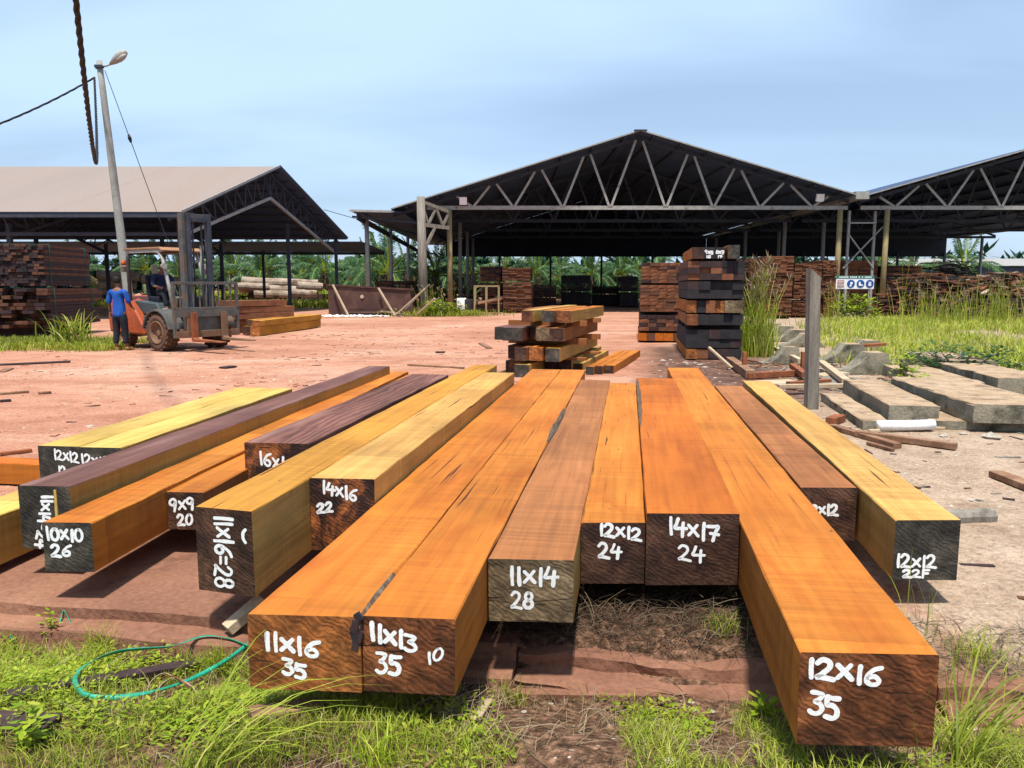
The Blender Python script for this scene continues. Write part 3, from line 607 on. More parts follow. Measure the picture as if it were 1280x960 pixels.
# ---- the shed on the left: ridge runs across the view
LH = 3.3
def LP(k, t=0, dz=0):   # k: 0 near eave, 1 ridge, 2 far eave ; t metres to the left along the roof
    x, y, z = ((-4.55*LH, 10.79*LH, EYE+LH), (-4.07*LH, 13.8*LH, EYE+2.056*LH), (-3.55*LH, 16.8*LH, EYE+LH))[k]
    return Vector((x-t, y, z+dz))
left = tag(empty('open_shed', LP(1)*Vector((1, 1, 0)) if 0 else (LP(1).x, LP(1).y, 0)), 'left shed with broad pale brown roof and dark lattice gable', 'shed', 'open timber sheds')
for i in range(6):
    t0, t1 = i*6.0, i*6.0+6.1; dz = .003*(i % 2)
    for a, b_ in ((0, 1), (1, 2)):
        mb = MB(); corr_sheet(mb, LP(a, t1, dz), LP(a, t0, dz), LP(b_, t0, dz), LP(b_, t1, dz), .03); kidc(mb, 'roof_sheet', 'roof', left)
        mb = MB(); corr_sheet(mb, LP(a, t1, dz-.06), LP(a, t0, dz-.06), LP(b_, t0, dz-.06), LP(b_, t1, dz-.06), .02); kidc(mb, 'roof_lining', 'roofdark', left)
for a, b_ in ((0, 1), (1, 2)):
    kidc(MB().bar(LP(a, -.05, .05), LP(b_, -.05, .05), .06, .12), 'verge_flashing', 'darksteel' if a else 'steel', left)
    for k in range(9):
        f = (k+.4)/9; p = LP(a).lerp(LP(b_), f)+Vector((-.2, 0, -.15)); kidc(MB().bar(p, p-Vector((35.5, 0, 0)), .10, .12), 'purlin', 'darksteel', left)
def lattice(t, mat):
    mb = MB(); off = Vector((0, 0, -1.15))
    A = [LP(0, t, -.3), LP(1, t, -.3), LP(2, t, -.3)]
    B = [LP(0, t, -.95)+Vector((.1, 1.2, 0)), LP(1, t, -1.75), LP(2, t, -.95)+Vector((-.1, -1.2, 0))]
    for s in (0, 1):
        mb.bar(A[s], A[s+1], .1, .14, 1).bar(B[s], B[s+1], .12, .16)
        for k in range(9):
            f0, f1 = k/9, (k+.5)/9; mb.bar(A[s].lerp(A[s+1], f1), B[s].lerp(B[s+1], f0), .06, None, 1).bar(A[s].lerp(A[s+1], f1), B[s].lerp(B[s+1], (k+1)/9), .06, None, 1)
    mb.bar(A[1], B[1], .1, None, 1)
    return child(mb, 'roof_truss', [MAT[mat], MAT['darksteel']], left)
for i in range(5):
    t = .6+i*8; lattice(t, 'steel' if i == 0 else 'darksteel')
    for k, yy in ((0, 1.0), (2, -1.2)):
        p = LP(k, t)+Vector((.05, yy, 0)); kidc(MB().bar((p.x, p.y, -.1), (p.x, p.y, p.z-.4), .2), 'post', 'darksteel', left)
    p = LP(1, t); q = p+Vector((-.2, 4, 0)); kidc(MB().bar((q.x, q.y, -.1), (q.x, q.y, 5.5), .2), 'post', 'darksteel', left)
p, q = LP(0, 0, -.16)+Vector((0, -.08, 0)), LP(0, 36, -.16)+Vector((0, -.08, 0))
kidc(MB().bar(p, q, .10, .14), 'eave_gutter', 'darksteel', left)
kidc(MB().bar(p+Vector((-.3, 1.0, -.75)), q+Vector((0, 1.0, -.75)), .1, .16), 'tie_beam', 'darksteel', left)
low = tag(empty('lean_to_roof', (-15, 60, 0)), 'lower dark roof strip behind the left shed', 'shed roof')
mb = MB(); corr_sheet(mb, (-46, 56.6, 4.75), (-10.9, 56.6, 4.75), (-10.2, 63, 4.3), (-46, 63, 4.3), .03); kidc(mb, 'roof_sheet', 'roofdark', low)
for x in (-44, -36, -28, -20, -11.5):
    kidc(MB().bar((x, 62.5, -.1), (x, 62.5, 4.3), .18), 'post', 'darksteel', low)
kidc(MB().bar((-46, 62.9, 4.18), (-10.3, 62.9, 4.18), .1, .22), 'fascia', 'darksteel', low)
# a far barn seen through the right shed
far = tag(empty('distant_barn', (60, 105, 0)), 'pale roofed barn far behind the right shed', 'barn')
kidc(MB().box((64, 106, 2.0), (26, 8, 4.0)), 'wall', 'roofdark', far)
mb = MB(); corr_sheet(mb, (50, 100, 4.1), (78, 100, 4.1), (78, 106, 5.2), (50, 106, 5.2), .05); kidc(mb, 'roof', 'steel', far)

# ---------------------------------------------------------------- oil palms
def frond_mesh(name, L, rise, droop, seed, mats):
    rr = random.Random(seed); mb = MB(); N = 12; P = []
    for i in range(N+1):
        t = i/N; P.append(Vector((L*(t-.12*t*t), 0, rise*t - droop*t*t)))
    mb.tube(P, [.085*(1-.8*i/N)+.008 for i in range(N+1)], 4, 1, False)
    M_ = 24
    for i in range(M_):
        t = .18+.82*i/M_; k = t*N; i0 = min(int(k), N-1); p = P[i0].lerp(P[i0+1], k-i0); d = (P[i0+1]-P[i0]).normalized()
        ll = .72*math.sin(math.pi*min(1, .2+t*.78))**.7+.12
        for s in (-1, 1):
            out = (Vector((0, s, 0))*.75 + d*rr.uniform(.55, .8) + Vector((0, 0, rr.uniform(.0, .3)))).normalized(); w2 = d*.06
            m1 = p+out*ll*.5; e = p+out*ll*.9+Vector((0, 0, -ll*rr.uniform(.45, .8)))
            mb.add([p-w2*.6, p+w2*.6, m1+w2, m1-w2, e], [(0, 1, 2, 3), (3, 2, 4)], 0)
    return mb.mesh(name, mats, recalc=False)
PM = [MAT['palm'], MAT['grass']]
FR = [frond_mesh('frond', 4.6, 3.2, 2.6, 1, PM), frond_mesh('frond', 5.0, 2.5, 3.6, 2, PM), frond_mesh('frond', 4.6, 1.0, 3.6, 3, PM), frond_mesh('frond', 3.9, 4.0, 1.2, 4, PM), frond_mesh('frond', 3.9, -.3, 3.0, 5, [MAT['palmdry'], MAT['palmdry']])]
def trunk_mesh(h, seed):
    rr = random.Random(seed); mb = MB(); pts = [(0, 0, -.3), (0, 0, 0), (.03, .02, h*.5), (0, .04, h)]; mb.tube(pts, [.55, .5, .42, .34], 10)
    for i in range(40):
        a = i*2.4; z = .2+(h-.2)*i/40; r = .47-.12*z/h; c = Vector((math.cos(a)*r, math.sin(a)*r, z)); mb.bar(c, c+Vector((math.cos(a)*.18, math.sin(a)*.18, .22)), .14, .07)
    return mb.mesh('trunk', MAT['trunk'])
TR = [trunk_mesh(h, i) for i, h in enumerate((1.6, 2.4, 3.3))]
def palm(x, y, sc, ti, label, seed, nf=20):
    rr = random.Random(seed); e = tag(empty('oil_palm', (x, y, gz(x, y)), rr.uniform(0, 6)), label, 'palm tree', 'oil palms behind the yard'); e.scale = (sc, sc, sc)
    link('trunk', TR[ti], e); h = (1.6, 2.4, 3.3)[ti]
    for i in range(nf):
        f = i/nf; k = 3 if f < .16 else 0 if f < .45 else 1 if f < .78 else 2
        if f > .93 and rr.random() < .5: k = 4
        o = link('frond', FR[k], e, (0, 0, h+.1-.25*f), (rr.uniform(-.2, .2), rr.uniform(-.25, .12) - (.5 if k == 3 else 0), i*2.39996+rr.uniform(-.2, .2))); s = rr.uniform(.85, 1.12); o.scale = (s, s, s)
PX = [(-31, 72, 'far left behind the plank stack'), (-26.5, 74, 'behind the standing man'), (-23, 71, 'behind the forklift mast'), (-20.5, 76, 'above the left half of the log pile'), (-17.4, 72, 'above the right half of the log pile'),
      (-15.2, 79, 'just left of the far post of the left shed'), (-12.6, 73, 'right of the far post of the left shed'), (-10.8, 68, 'in the gap between the left and central sheds'), (-7.2, 73, 'behind the wooden gantry post'), (-4.3, 83, 'left of the brown stack inside the central shed'),
      (-1.4, 90, 'behind the brown stack inside the central shed'), (2.6, 88, 'seen left of centre under the central shed'), (5.6, 91, 'seen at the centre under the central shed'), (9.0, 87, 'seen right of centre under the central shed'), (12.6, 90, 'just left of the tall plank stacks under the shed'),
      (16.5, 88, 'behind the reddish plank stacks'), (26.5, 88, 'behind the warning sign'), (42.5, 90, 'seen through the right shed, left one'), (48, 93, 'seen through the right shed, middle one'), (53.5, 92, 'seen through the right shed, right one')]
for i, (x, y, wh) in enumerate(PX):
    palm(x, y, (.74+.16*((i*7) % 5)/4)*(1.25 if i in (7, 17, 18, 19) else 1), (1, 2, 1, 2, 2)[i % 5], 'oil palm '+wh, 40+i)
BK = [-52+i*5.6 for i in range(13)]
for i, x in enumerate(BK):
    palm(x+random.uniform(-1, 1), 97+random.uniform(-4, 4), 1.05, 2, 'dark oil palm in the rear row of the plantation, %s' % ('far left end', 'second from left', 'third from left', 'fourth from left', 'fifth from left', 'sixth from left', 'in the middle', 'sixth from right', 'fifth from right', 'fourth from right', 'third from right', 'second from right', 'far right end')[i], 80+i, 16)
# the plantation beyond: one mass of leaf
def leafmass(name, x0, x1, y0, y1, h, nleaf, mat, label, seed, size=(.5, 1.6)):
    g = np.random.default_rng(seed); N = nleaf
    px = g.uniform(x0, x1, N); py = g.uniform(y0, y1, N); hh = h*(.7+.3*np.sin(px*.9)*np.cos(px*.37+1)); pz = hh*g.uniform(0, 1, N)**.7
    L = g.uniform(*size, N); W = L*.16; az = g.uniform(0, 6.28, N); el = g.uniform(-.5, .9, N)
    d = np.stack([np.cos(az)*np.cos(el), np.sin(az)*np.cos(el), np.sin(el)], 1)*L[:, None]; s = np.stack([-np.sin(az), np.cos(az), 0*az], 1)*W[:, None]; p = np.stack([px, py, pz], 1)
    V = np.stack([p, p+d*.5+s, p+d, p+d*.5-s], 1).reshape(-1, 3); F = np.arange(4*N).reshape(-1, 4)
    me = bpy.data.meshes.new(name); me.from_pydata(V.tolist(), [], F.tolist()); me.materials.append(mat)
    return tag(link(name, me), label, 'vegetation', None, 'stuff')
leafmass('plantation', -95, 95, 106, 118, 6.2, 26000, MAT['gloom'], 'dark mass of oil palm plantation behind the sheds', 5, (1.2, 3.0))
leafmass('undergrowth', -30, -3, 67.5, 70, 1.5, 6000, MAT['grass'], 'bright green undergrowth at the foot of the palms', 6, (.3, .9))
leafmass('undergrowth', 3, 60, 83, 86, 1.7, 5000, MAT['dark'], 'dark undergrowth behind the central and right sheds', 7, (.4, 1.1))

# ---------------------------------------------------------------- cross stacked timbers behind the beams
def mt(label, x0, x1, z0, z1, Y, L, mats, yaw, dy=0, group=None, chip=.006, lines=(), face=None, thick=.016):
    X = (x0-640)/960*Y; wd = (x1-x0)/960*Y; d = Vector((math.sin(R(yaw)), math.cos(R(yaw))))*dy
    return beam(label, 0, 0, 0, 0, (z1-z0)/.0254, L, mats, yaw=yaw, loc=(X+d.x, Y+d.y), z=z0, wd=wd-.006, group=group, seed=int(x0*7+z0*100) % 9973, chip=chip, lines=lines, face=face, thick=thick)
MS = 'small timbers in the low cross stack'
Y0 = 13.6; W1, W2, W3 = 'top layer', 'middle layer', 'third layer'
rows = [('bottom layer', .0, .225, [(620, 631, 'brown', 'brown', 'e_brown', .6, 3.0), (631, 646, 'orange', 'side', 'e_rust', .3, 3.2), (646, 665, 'tan', 'tan', 'e_char', -.15, 3.4), (667, 684, 'brown', 'tan', 'e_brown', .9, 3.3), (686, 704, 'tan', 'tan', 'e_brown', .8, 3.4)]),
        ('third layer', .285, .52, [(627, 644, 'mauve', 'brown', 'e_brown', .4, 3.1), (645, 661, 'brown', 'brown', 'e_brown', -.1, 3.3), (662, 680, 'orange', 'side', 'e_red', -.05, 3.2), (686, 704, 'gold', 'palegold', 'e_char', -.25, 3.9)]),
        ('second layer', .635, .865, [(614, 628, 'mauve', 'brown', 'e_char', .2, 3.0), (629, 655, 'mauve', 'choc', 'e_char', -.05, 3.1), (657, 671, 'brown', 'brown', 'e_brown', .3, 3.2), (671, 689, 'brown', 'brown', 'e_grey', -.05, 3.2), (690, 708, 'brown', 'brown', 'e_brown', -.2, 3.5)]),
        ('top layer', .96, 1.165, [(632, 650, 'brown', 'brown', 'e_rust', 1.2, 2.4), (650, 665, 'palegold', 'yellow', 'e_rust', .1, 4.0), (677, 693, 'orange', 'brown', 'e_char', 0, 3.2), (699, 717, 'orange', 'tan', 'e_rust', -.2, 3.5)])]
ON = ['leftmost', 'second from left', 'third from left', 'fourth from left', 'fifth from left', 'sixth from left']
CN = dict(brown='brown', orange='orange', tan='tan', gold='golden', mauve='mauve', palegold='pale yellow', choc='dark', deep='red orange', blackp='black', side='orange', yellow='pale yellow')
for nm, z0, z1, it in rows:
    for i, (a, b_, t, s, e, dy, L) in enumerate(it):
        mt('%s timber, %s in the %s of the low cross stack' % (CN[t], ON[i], nm), a, b_, z0, z1, Y0, L, (t, s, e), 16, dy, MS)
for z0, z1, nm in ((.227, .283, 'third'), (.522, .633, 'second'), (.867, .958, 'top')):
    for k, y in enumerate((.9, 2.3)):
        p = Vector((-.32+.28*y, Y0+.96*y+.05, z0)); o = link('timber_bearer', beam_mesh('timber_bearer', .10, z1-z0, 1.5, ('brown', 'brown', 'e_brown'), seed=int(z0*100)+k), None, (p.x+1.5*math.cos(R(16)), p.y-1.5*math.sin(R(16)), z0), (0, 0, R(90-16)))
        tag(o, 'cross bearer under the %s layer of the low stack, %s one' % (nm, ('front', 'rear')[k]), 'timber bearer', 'bearers of the low cross stack')
mt('white painted strip of wood between two top layer timbers', 694, 697.5, .96, 1.13, Y0, 2.5, ('palegold', 'palegold', 'paint'), 16, .15, MS)
for i, (a, b_) in enumerate(((733, 743), (744, 753), (754, 766))):
    mt('orange timber on the ground right of the low stack, %s of three' % ('left', 'middle', 'right')[i], a, b_, .0, .15, 13.8, 3.6, ('orange', 'side', 'e_brown' if i else 'e_char'), 17, .1*i, 'orange timbers on the ground by the low stack')
mt('tan squared timber half under the low stack at its right', 707, 725, .0, .14, 14.2, 3.2, ('tan', 'tan', 'e_brown'), 16, .3, MS)

# ---------------------------------------------------------------- tall stack of dark timbers
TS = 'timbers of the tall dark stack'; YT = 16.6
MAT['blackp'] = MAT['blackplank']; MAT['e_blk'] = MAT['blackplank']
cols = np.linspace(858, 927.5, 6); yawT = 9
def trow(nm, z0, z1, spec, x0=858., x1=927.5, rag=.06):
    c = np.linspace(x0, x1, len(spec)+1)
    for i, k in enumerate(spec):
        t, s, e, cn = {'b': ('blackplank', 'blackplank', 'blackplank', 'black'), 'd': ('darkplank', 'darkplank', 'darkplank', 'dark brown'), 'r': ('brownplank', 'brownplank', 'redplank', 'reddish brown'), 'o': ('orange', 'side', 'e_red', 'orange'), 'g': ('oldflat', 'oldflat', 'e_grey', 'grey'), 'n': ('brown', 'brown', 'e_rust', 'brown')}[k]
        mt('%s timber, %s in the %s of the tall stack' % (cn, ON[i].replace(' from left', ''), nm), c[i], c[i+1], z0, z1, YT, 3.7+random.uniform(-.2, .2), (t, s, e), yawT, random.uniform(-rag, rag), TS, .008)
trow('base row', .03, .235, 'orddb'); trow('lower black row', .262, .455, 'bbbbd'); trow('upper low black row', .459, .652, 'bbdbb')
trow('dark row below the coloured row', .755, .985, 'nbbbb'); trow('row of mixed colours', 1.02, 1.28, 'obrog'+'g')
trow('lower black double row', 1.325, 1.505, 'bbbbb'); trow('upper black double row', 1.509, 1.69, 'dbbbb')
trow('lowest plank row', 1.72, 1.85, 'rddrd'); trow('middle plank row', 1.853, 1.985, 'drrdb'); trow('highest plank row', 1.988, 2.118, 'rddbb')
mt('brown timber with orange side at top left of the tall stack', 862, 877, 2.17, 2.41, YT, 3.2, ('brown', 'orange', 'e_brown'), yawT, 0, TS)
mt('dark timber with white figures beside the brown one, top of tall stack', 877.5, 890.5, 2.17, 2.41, YT, 3.2, ('darkplank', 'darkplank', 'blackplank'), yawT, .05, TS, lines=[('9X8', 878, 316, 889, 317, 3.8), ('18', 880, 321, 886, 321, 2.8)], face=(877.5, 309, 890.5, 322), thick=.022)
mt('dark timber with white figures right of centre, top of tall stack', 891, 903, 2.17, 2.41, YT, 3.2, ('darkplank', 'darkplank', 'blackplank'), yawT, .02, TS, lines=[('8X7', 891.5, 316, 902, 317, 3.8), ('17', 894, 321, 900, 321, 2.8)], face=(891, 309, 903, 322), thick=.022)
mt('grey timber with orange side at top right of the tall stack', 907, 921, 2.17, 2.45, YT-.15, 3.3, ('brown', 'orange', 'e_char'), 8, 0, TS)
for z, h, nmz in ((.236, .024, 'above the base row'), (.653, .10, 'above the low black rows'), (.987, .031, 'below the coloured row'), (1.282, .041, 'above the coloured row'), (1.691, .027, 'below the plank rows'), (2.12, .048, 'under the top timbers'), (.004, .024, 'on the ground')):
    for k, y in enumerate((.5, 1.9, 3.2)):
        a = Vector(((858-640)/960*YT + y*math.sin(R(yawT)), YT+y*math.cos(R(yawT)), z+h/2)); q = a+Vector((math.cos(R(yawT))*1.18, -math.sin(R(yawT))*1.18, 0))
        o = MB().bar(a, q, .08, h-.002).build('spacer_stick', MAT['darkplank']); tag(o, 'thin %s spacer stick in the tall stack, %s' % (('front', 'middle', 'rear')[k], nmz), 'spacer stick', 'spacer sticks in the tall stack')

# ---------------------------------------------------------------- board bundles
UB = {}
def unit_board(mt_):
    if mt_ not in UB: UB[mt_] = MB().box((.5, .5, .5), (1, 1, 1), None, 0, .003).mesh('board', MAT[mt_])
    return UB[mt_]
def bundle(label, loc, yaw, L, W, H, rows_, cols_, mts, parts=False, group=None, straps=(), gap=.006, rag=.015, name='board_bundle', wj=.2, strapm='strap'):
    rr = random.Random(int(abs(loc[0]*31+loc[1]*17+loc[2]*7))); e = tag(empty(name, loc, -R(yaw)), label, 'board stack', group); mb = MB(); h = H/rows_
    for r in range(rows_):
        ws = [1+rr.uniform(-wj, wj) for _ in range(cols_)]; sm = sum(ws); x = 0
        for c in range(cols_):
            wd = ws[c]/sm*W; y0 = rr.uniform(-rag, rag); m = rr.randrange(len(mts))
            if parts:
                o = link('board', unit_board(mts[m]), e, (x, y0, r*h)); o.scale = (wd-gap, L, h-gap)
            else: mb.box((x+wd/2, L/2+y0, r*h+h/2), (wd-gap, L+rr.uniform(-rag, rag), h-gap), None, m, .004)
            x += wd
    if not parts:
        o = mb.build('boards', [MAT[m] for m in mts], e); o['kind'] = 'stuff'
    for y in straps:
        t = .008; mb = MB()
        for a, q in (((-t, H+t), (W+t, H+t)), ((W+t, H+t), (W+t, -t)), ((-t, -t), (-t, H+t))): mb.bar((a[0], y, a[1]), (q[0], y, q[1]), .028, .006, up=(0, 1, 0) if a[0] == q[0] and 0 else (0, 1, 0))
        mb.build('strap', MAT[strapm], e)
    return e
BS = 'bundles of sawn boards'
Yb = 21.8; xb = (798-640)/960*Yb
for i, (z, H, r, nm, ms) in enumerate(((.05, .22, 1, 'lowest thin', ['redplank', 'brownplank', 'deep']), (.33, .45, 4, 'lower', ['darkplank', 'brownplank', 'redplank']), (.87, .75, 8, 'tall middle', ['redplank', 'brownplank', 'redplank']), (1.67, .57, 6, 'topmost', ['redplank', 'brownplank', 'darkplank', 'redplank']))):
    bundle('%s bundle of the reddish stack left of the tall dark stack' % nm, (xb+.02*i, Yb, z), 9, 3.4, 1.22, H, r, 5, ms, True, BS)
    for k, y in enumerate((.5, 2.8)):
        d = Vector((math.sin(R(9)), math.cos(R(9)), 0))*y; a = Vector((xb, Yb, z-.028))+d
        o = MB().bar(a, a+Vector((1.2, -.19, 0)), .09, .05).build('spacer_stick', MAT['darkplank']); tag(o, '%s spacer under the %s bundle of the reddish stack' % (('front', 'rear')[k], nm), 'spacer stick', 'spacers of the reddish stack')
RB = ['redplank', 'redplank', 'brownplank']
def column(x0, x1, Y, tops, L, ms, nm, yaw=4, rows_=12, cols_=4, group=BS, base=.1):
    X = (x0-640)/960*Y; W = (x1-x0)/960*Y; z = base
    for i, h in enumerate(tops):
        bundle('%s bundle, %s' % (('lowest', 'second', 'third', 'fourth')[i] if i < len(tops)-1 else 'top', nm), (X+random.uniform(-.05, .05), Y+random.uniform(-.1, .1), z), yaw, L, W, h, rows_, cols_, ms, False, group, wj=.3, rag=.05, gap=.014)
        z += h+.07
    for k in (.4, L-.4):
        o = MB().bar((X, Y+k, base/2-.004), (X+W, Y+k, base/2-.004), .12, base-.006).build('timber_bearer', MAT['darkplank']); tag(o, '%s bearer on the floor, %s' % (('front' if k < 1 else 'rear'), nm), 'timber bearer', 'bearers under the board stacks')
column(952, 988, 37.5, (.90, .92, .95), 3.5, RB, 'first reddish stack right of the tall dark stack')
column(990, 1023, 38.5, (.75, .85, .85), 3.5, RB, 'second reddish stack, behind the leaning post')
column(1025, 1043, 39.5, (.9, .95, .8), 3.5, RB, 'narrow reddish stack left of the yellow shed post')
column(1050, 1090, 46.5, (.9, .95, 1.0), 3.5, RB, 'reddish stack behind the warning sign')
column(929, 951, 40.5, (.9, .9, .95), 3.5, ['brownplank', 'darkplank'], 'shaded stack just right of the tall dark stack')
column(1104, 1145, 48, (.95, .95, .7), 3.5, ['brownplank', 'darkplank', 'redplank'], 'brown stack right of the warning sign')
column(601, 627, 46.5, (.8, .8, .9), 3.5, ['brownplank', 'darkplank'], 'brown stack at the left inside the central shed')
column(628, 663, 45.6, (.7, .95, .75), 3.5, ['brownplank', 'brownplank', 'redplank'], 'brown stack in front inside the central shed')
column(664, 694, 55, (.6, .9), 3.5, ['darkplank', 'brownplank'], 'dark low stack in the middle of the central shed')
column(701, 738, 58, (1.0, 1.2), 3.5, ['blackplank', 'darkplank'], 'black stack left in the depth of the central shed')
column(740, 772, 60, (.8, .6), 3.5, ['blackplank', 'darkplank'], 'low black stack in the depth of the central shed')
column(774, 797, 57, (1.0, 1.1), 3.5, ['blackplank', 'darkplank'], 'black stack right in the depth of the central shed')
column(476, 508, 52, (.9, .85), 4, ['brownplank', 'darkplank'], 'dark stack behind the rusty bin', rows_=8)
# left edge: two big strapped bundles, the lower one ragged
bundle('upper dark bundle of boards with green straps at the left edge', (-16.2, 23.0, 1.59), -8, 3.4, 2.2, 1.24, 15, 14, ['darkplank', 'blackplank', 'darkplank', 'darkplank', 'brownplank'], False, BS, (.35, 3.0), .006, .05, strapm='baled')
bundle('lower ragged reddish bundle with green strap at the left edge', (-16.3, 22.8, .34), -8, 3.9, 2.4, 1.18, 11, 8, ['brownplank', 'brownplank', 'darkplank'], False, BS, (.5, 3.4), .012, .4, strapm='baled')
for k in (.7, 3.0):
    o = MB().bar((-16.25-.139*k, 22.8+.99*k, .16), (-13.95-.139*k, 23.1+.99*k, .16), .2, .34).build('timber_bearer', MAT['darkplank']); tag(o, '%s bearer under the left edge bundles' % ('front' if k < 1 else 'rear'), 'timber bearer', 'bearers under the board stacks')
# packs behind the forklift
for i, (a, b_, z0, z1, Y, L, ms, dy, nm) in enumerate(((300, 312, .02, .3, 24.6, 5.2, ('gold', 'gold', 'e_brown'), .2, 'left lower'), (313, 326, .02, .3, 24.4, 5.5, ('gold', 'gold', 'e_red'), 0, 'right lower'), (303, 314, .31, .5, 24.6, 5.2, ('gold', 'gold', 'e_brown'), .3, 'left upper'), (315, 327, .31, .5, 24.4, 5.5, ('gold', 'gold', 'e_red'), 0, 'right upper'))):
    mt('%s golden timber of the pack right of the forklift' % nm, a, b_, z0, z1, Y, L, ms, 6, dy, 'golden timber pack by the forklift')
for i, (z, yw, dx) in enumerate(((.02, 40, 0), (.24, 38, .1), (.46, 42, -.1), (.68, 40, .15), (.90, 39, .05))):
    mt('reddish thick plank behind the forklift backrest, %s in its pile' % ('lowest', 'second', 'third', 'fourth', 'topmost')[i], 262+i*2, 283+i*2, z, z+.20, 26.0, 3.4-.25*i, ('redplank', 'redplank', 'brownplank'), yw, dx, 'reddish planks behind the forklift')

# ---------------------------------------------------------------- log pile
for i, (x0, y0, x1, y1, r, nm) in enumerate(((303, 352, 398, 355, .42, 'topmost long'), (300, 360, 372, 363, .45, 'middle left'), (372, 357, 403, 359, .38, 'short right'), (318, 367, 365, 368, .36, 'lowest grey'), (290, 357, 336, 359, .33, 'left end'), (362, 366, 396, 367, .34, 'lowest right'))):
    a, q = at(x0, y0, 66.5-i*.3), at(x1, y1, 67-i*.3); N = 8; rr = random.Random(i)
    mb = MB(); mb.tube([a.lerp(q, k/N)+Vector((0, rr.uniform(-.03, .03), rr.uniform(-.03, .03))) for k in range(N+1)], [r*(1-.12*k/N)*rr.uniform(.95, 1.05) for k in range(N+1)], 12)
    tag(mb.build('log', MAT['log'], smooth=False), '%s peeled log of the pile behind the left shed' % nm, 'log', 'peeled logs behind the left shed')
for i, (x0, y0, x1, y1, r, nm) in enumerate(((122, 344, 176, 346, .36, 'upper left'), (124, 354, 170, 356, .36, 'lower left'), (178, 349, 226, 352, .36, 'right'), (120, 364, 165, 365, .36, 'bottom'))):
    a, q = at(x0, y0, 58+i*.3), at(x1, y1, 58.6+i*.3); N = 6; rr = random.Random(i+20)
    mb = MB(); mb.tube([a.lerp(q, k/N)+Vector((0, rr.uniform(-.03, .03), rr.uniform(-.03, .03))) for k in range(N+1)], [r*rr.uniform(.9, 1.05) for k in range(N+1)], 12)
    tag(mb.build('log', MAT['log']), '%s log of the pale pile between man and plank stack' % nm, 'log', 'pale logs behind the standing man')
# supports under the pile on the left and a heap below the logs
for i, (px, Y) in enumerate(((140, 58.6), (205, 58.8), (330, 65.6), (385, 65.8))):
    p = gr(px, 383); o = MB().box(((px-640)/960*Y, Y+.6, .45), (2.6, 1.0, .9), None, 0, .08).build('log_cradle', MAT['darkplank']); tag(o, 'dark cribbing under the logs, %s of four' % ON[i], 'cribbing', 'cribbing under the logs')

# ---------------------------------------------------------------- rusty bin, junk and the wooden gantry
bn = tag(empty('rusty_metal_bin', (-7.7, 41, 0)), 'dark rusty open metal bin on the red ground', 'metal bin')
kidc(MB().prism([(-9.75, 1.62), (-5.45, 1.38), (-5.2, .2), (-6.3, .42), (-8.6, .40), (-8.9, .05), (-9.75, .02)], 41.0, 41.06), 'front_plate', 'rust', bn)
kidc(MB().box((-9.72, 42.2, .8), (.06, 2.3, 1.55)).box((-5.5, 42.2, .8), (.06, 2.3, 1.1)), 'side_plate', 'rust', bn)
kidc(MB().box((-7.6, 43.3, .75), (4.2, .06, 1.4)), 'rear_plate', 'rust', bn)
kidc(MB().box((-7.6, 42.2, .12), (4.2, 2.2, .06)), 'floor_plate', 'rust', bn)
kidc(MB().bar((-9.75, 40.97, 1.64), (-5.45, 40.97, 1.40), .08, .08), 'rim', 'rust', bn)
kidc(MB().lathe([(.0, -.02), (.1, -.02), (.1, 0), (0, .0)], 'y', 12, 0, (-7.95, 40.97, 1.02)), 'hole_patch', 'paleboard', bn)
for i, (a, q, nm) in enumerate(((at(416, 356, 40.8), gr(436, 392), 'left'), (at(473, 360, 40.8), gr(494, 393), 'right'))):
    q = Vector((q.x, 40.0, .03)) if q.y > 41 else q
    tag(MB().bar(a, Vector((S(436, 40.3) if i == 0 else S(494, 40.3), 40.3, .05)), .09, .07).build('leaning_stick', MAT['paleboard']), 'pale stick leaning on the rusty bin, %s one' % nm, 'stick', 'sticks leaning on the bin')
rr = random.Random(3)
for i in range(16):
    x = S(492+rr.uniform(0, 36), 41); y = 40.6+rr.uniform(-.8, 2.2); L = rr.uniform(1.0, 2.4); a = rr.uniform(-.9, .9); el = rr.uniform(.05, .7) if i > 5 else rr.uniform(.5, .9)
    d = Vector((math.cos(a)*math.cos(el)*rr.choice((-1, 1)), math.sin(a)*math.cos(el), math.sin(el))); p = Vector((x, y, .05))
    o = MB().bar(p, p+d*L, .09, .06).build('scrap_stick', MAT[('paleboard', 'oldwood', 'oldflat')[i % 3]]); tag(o, '%s scrap stick of the tangled heap by the gantry, %s from left' % (('pale', 'grey', 'brown')[i % 3], ('first', 'second', 'third', 'fourth', 'fifth', 'sixth')[i // 3]), 'stick', 'scrap sticks by the gantry')
gt = tag(empty('wooden_gantry', (-4.95, 43.2, 0)), 'grey wooden gantry post with short trussed arm beside the central shed', 'gantry')
kidc(MB().tube([(-4.93, 43.2, -.2), (-4.98, 43.2, 3), (-5.02, 43.2, 6.45)], [.27, .25, .22], 10), 'post', 'oldwood', gt, smooth=True)
kidc(MB().bar((-5.05, 43.05, 6.2), (-3.6, 44.4, 5.75), .16, .18).bar((-5.1, 43.05, 4.95), (-3.6, 44.4, 4.85), .16, .2), 'arm', 'oldwood', gt)
for k, (a, q) in enumerate(((.05, .3), (.55, .3), (.55, .8), (1., .8))):
    A = Vector((-5.05, 43.05, 6.15)).lerp(Vector((-3.6, 44.4, 5.72)), a); Q = Vector((-5.1, 43.05, 5.0)).lerp(Vector((-3.6, 44.4, 4.9)), q); kidc(MB().bar(A, Q, .12), 'strut', 'oldwood', gt)
kidc(MB().bar((-4.85, 43.2, 3.6), (-4.3, 43.7, 4.85), .14), 'brace', 'oldwood', gt)
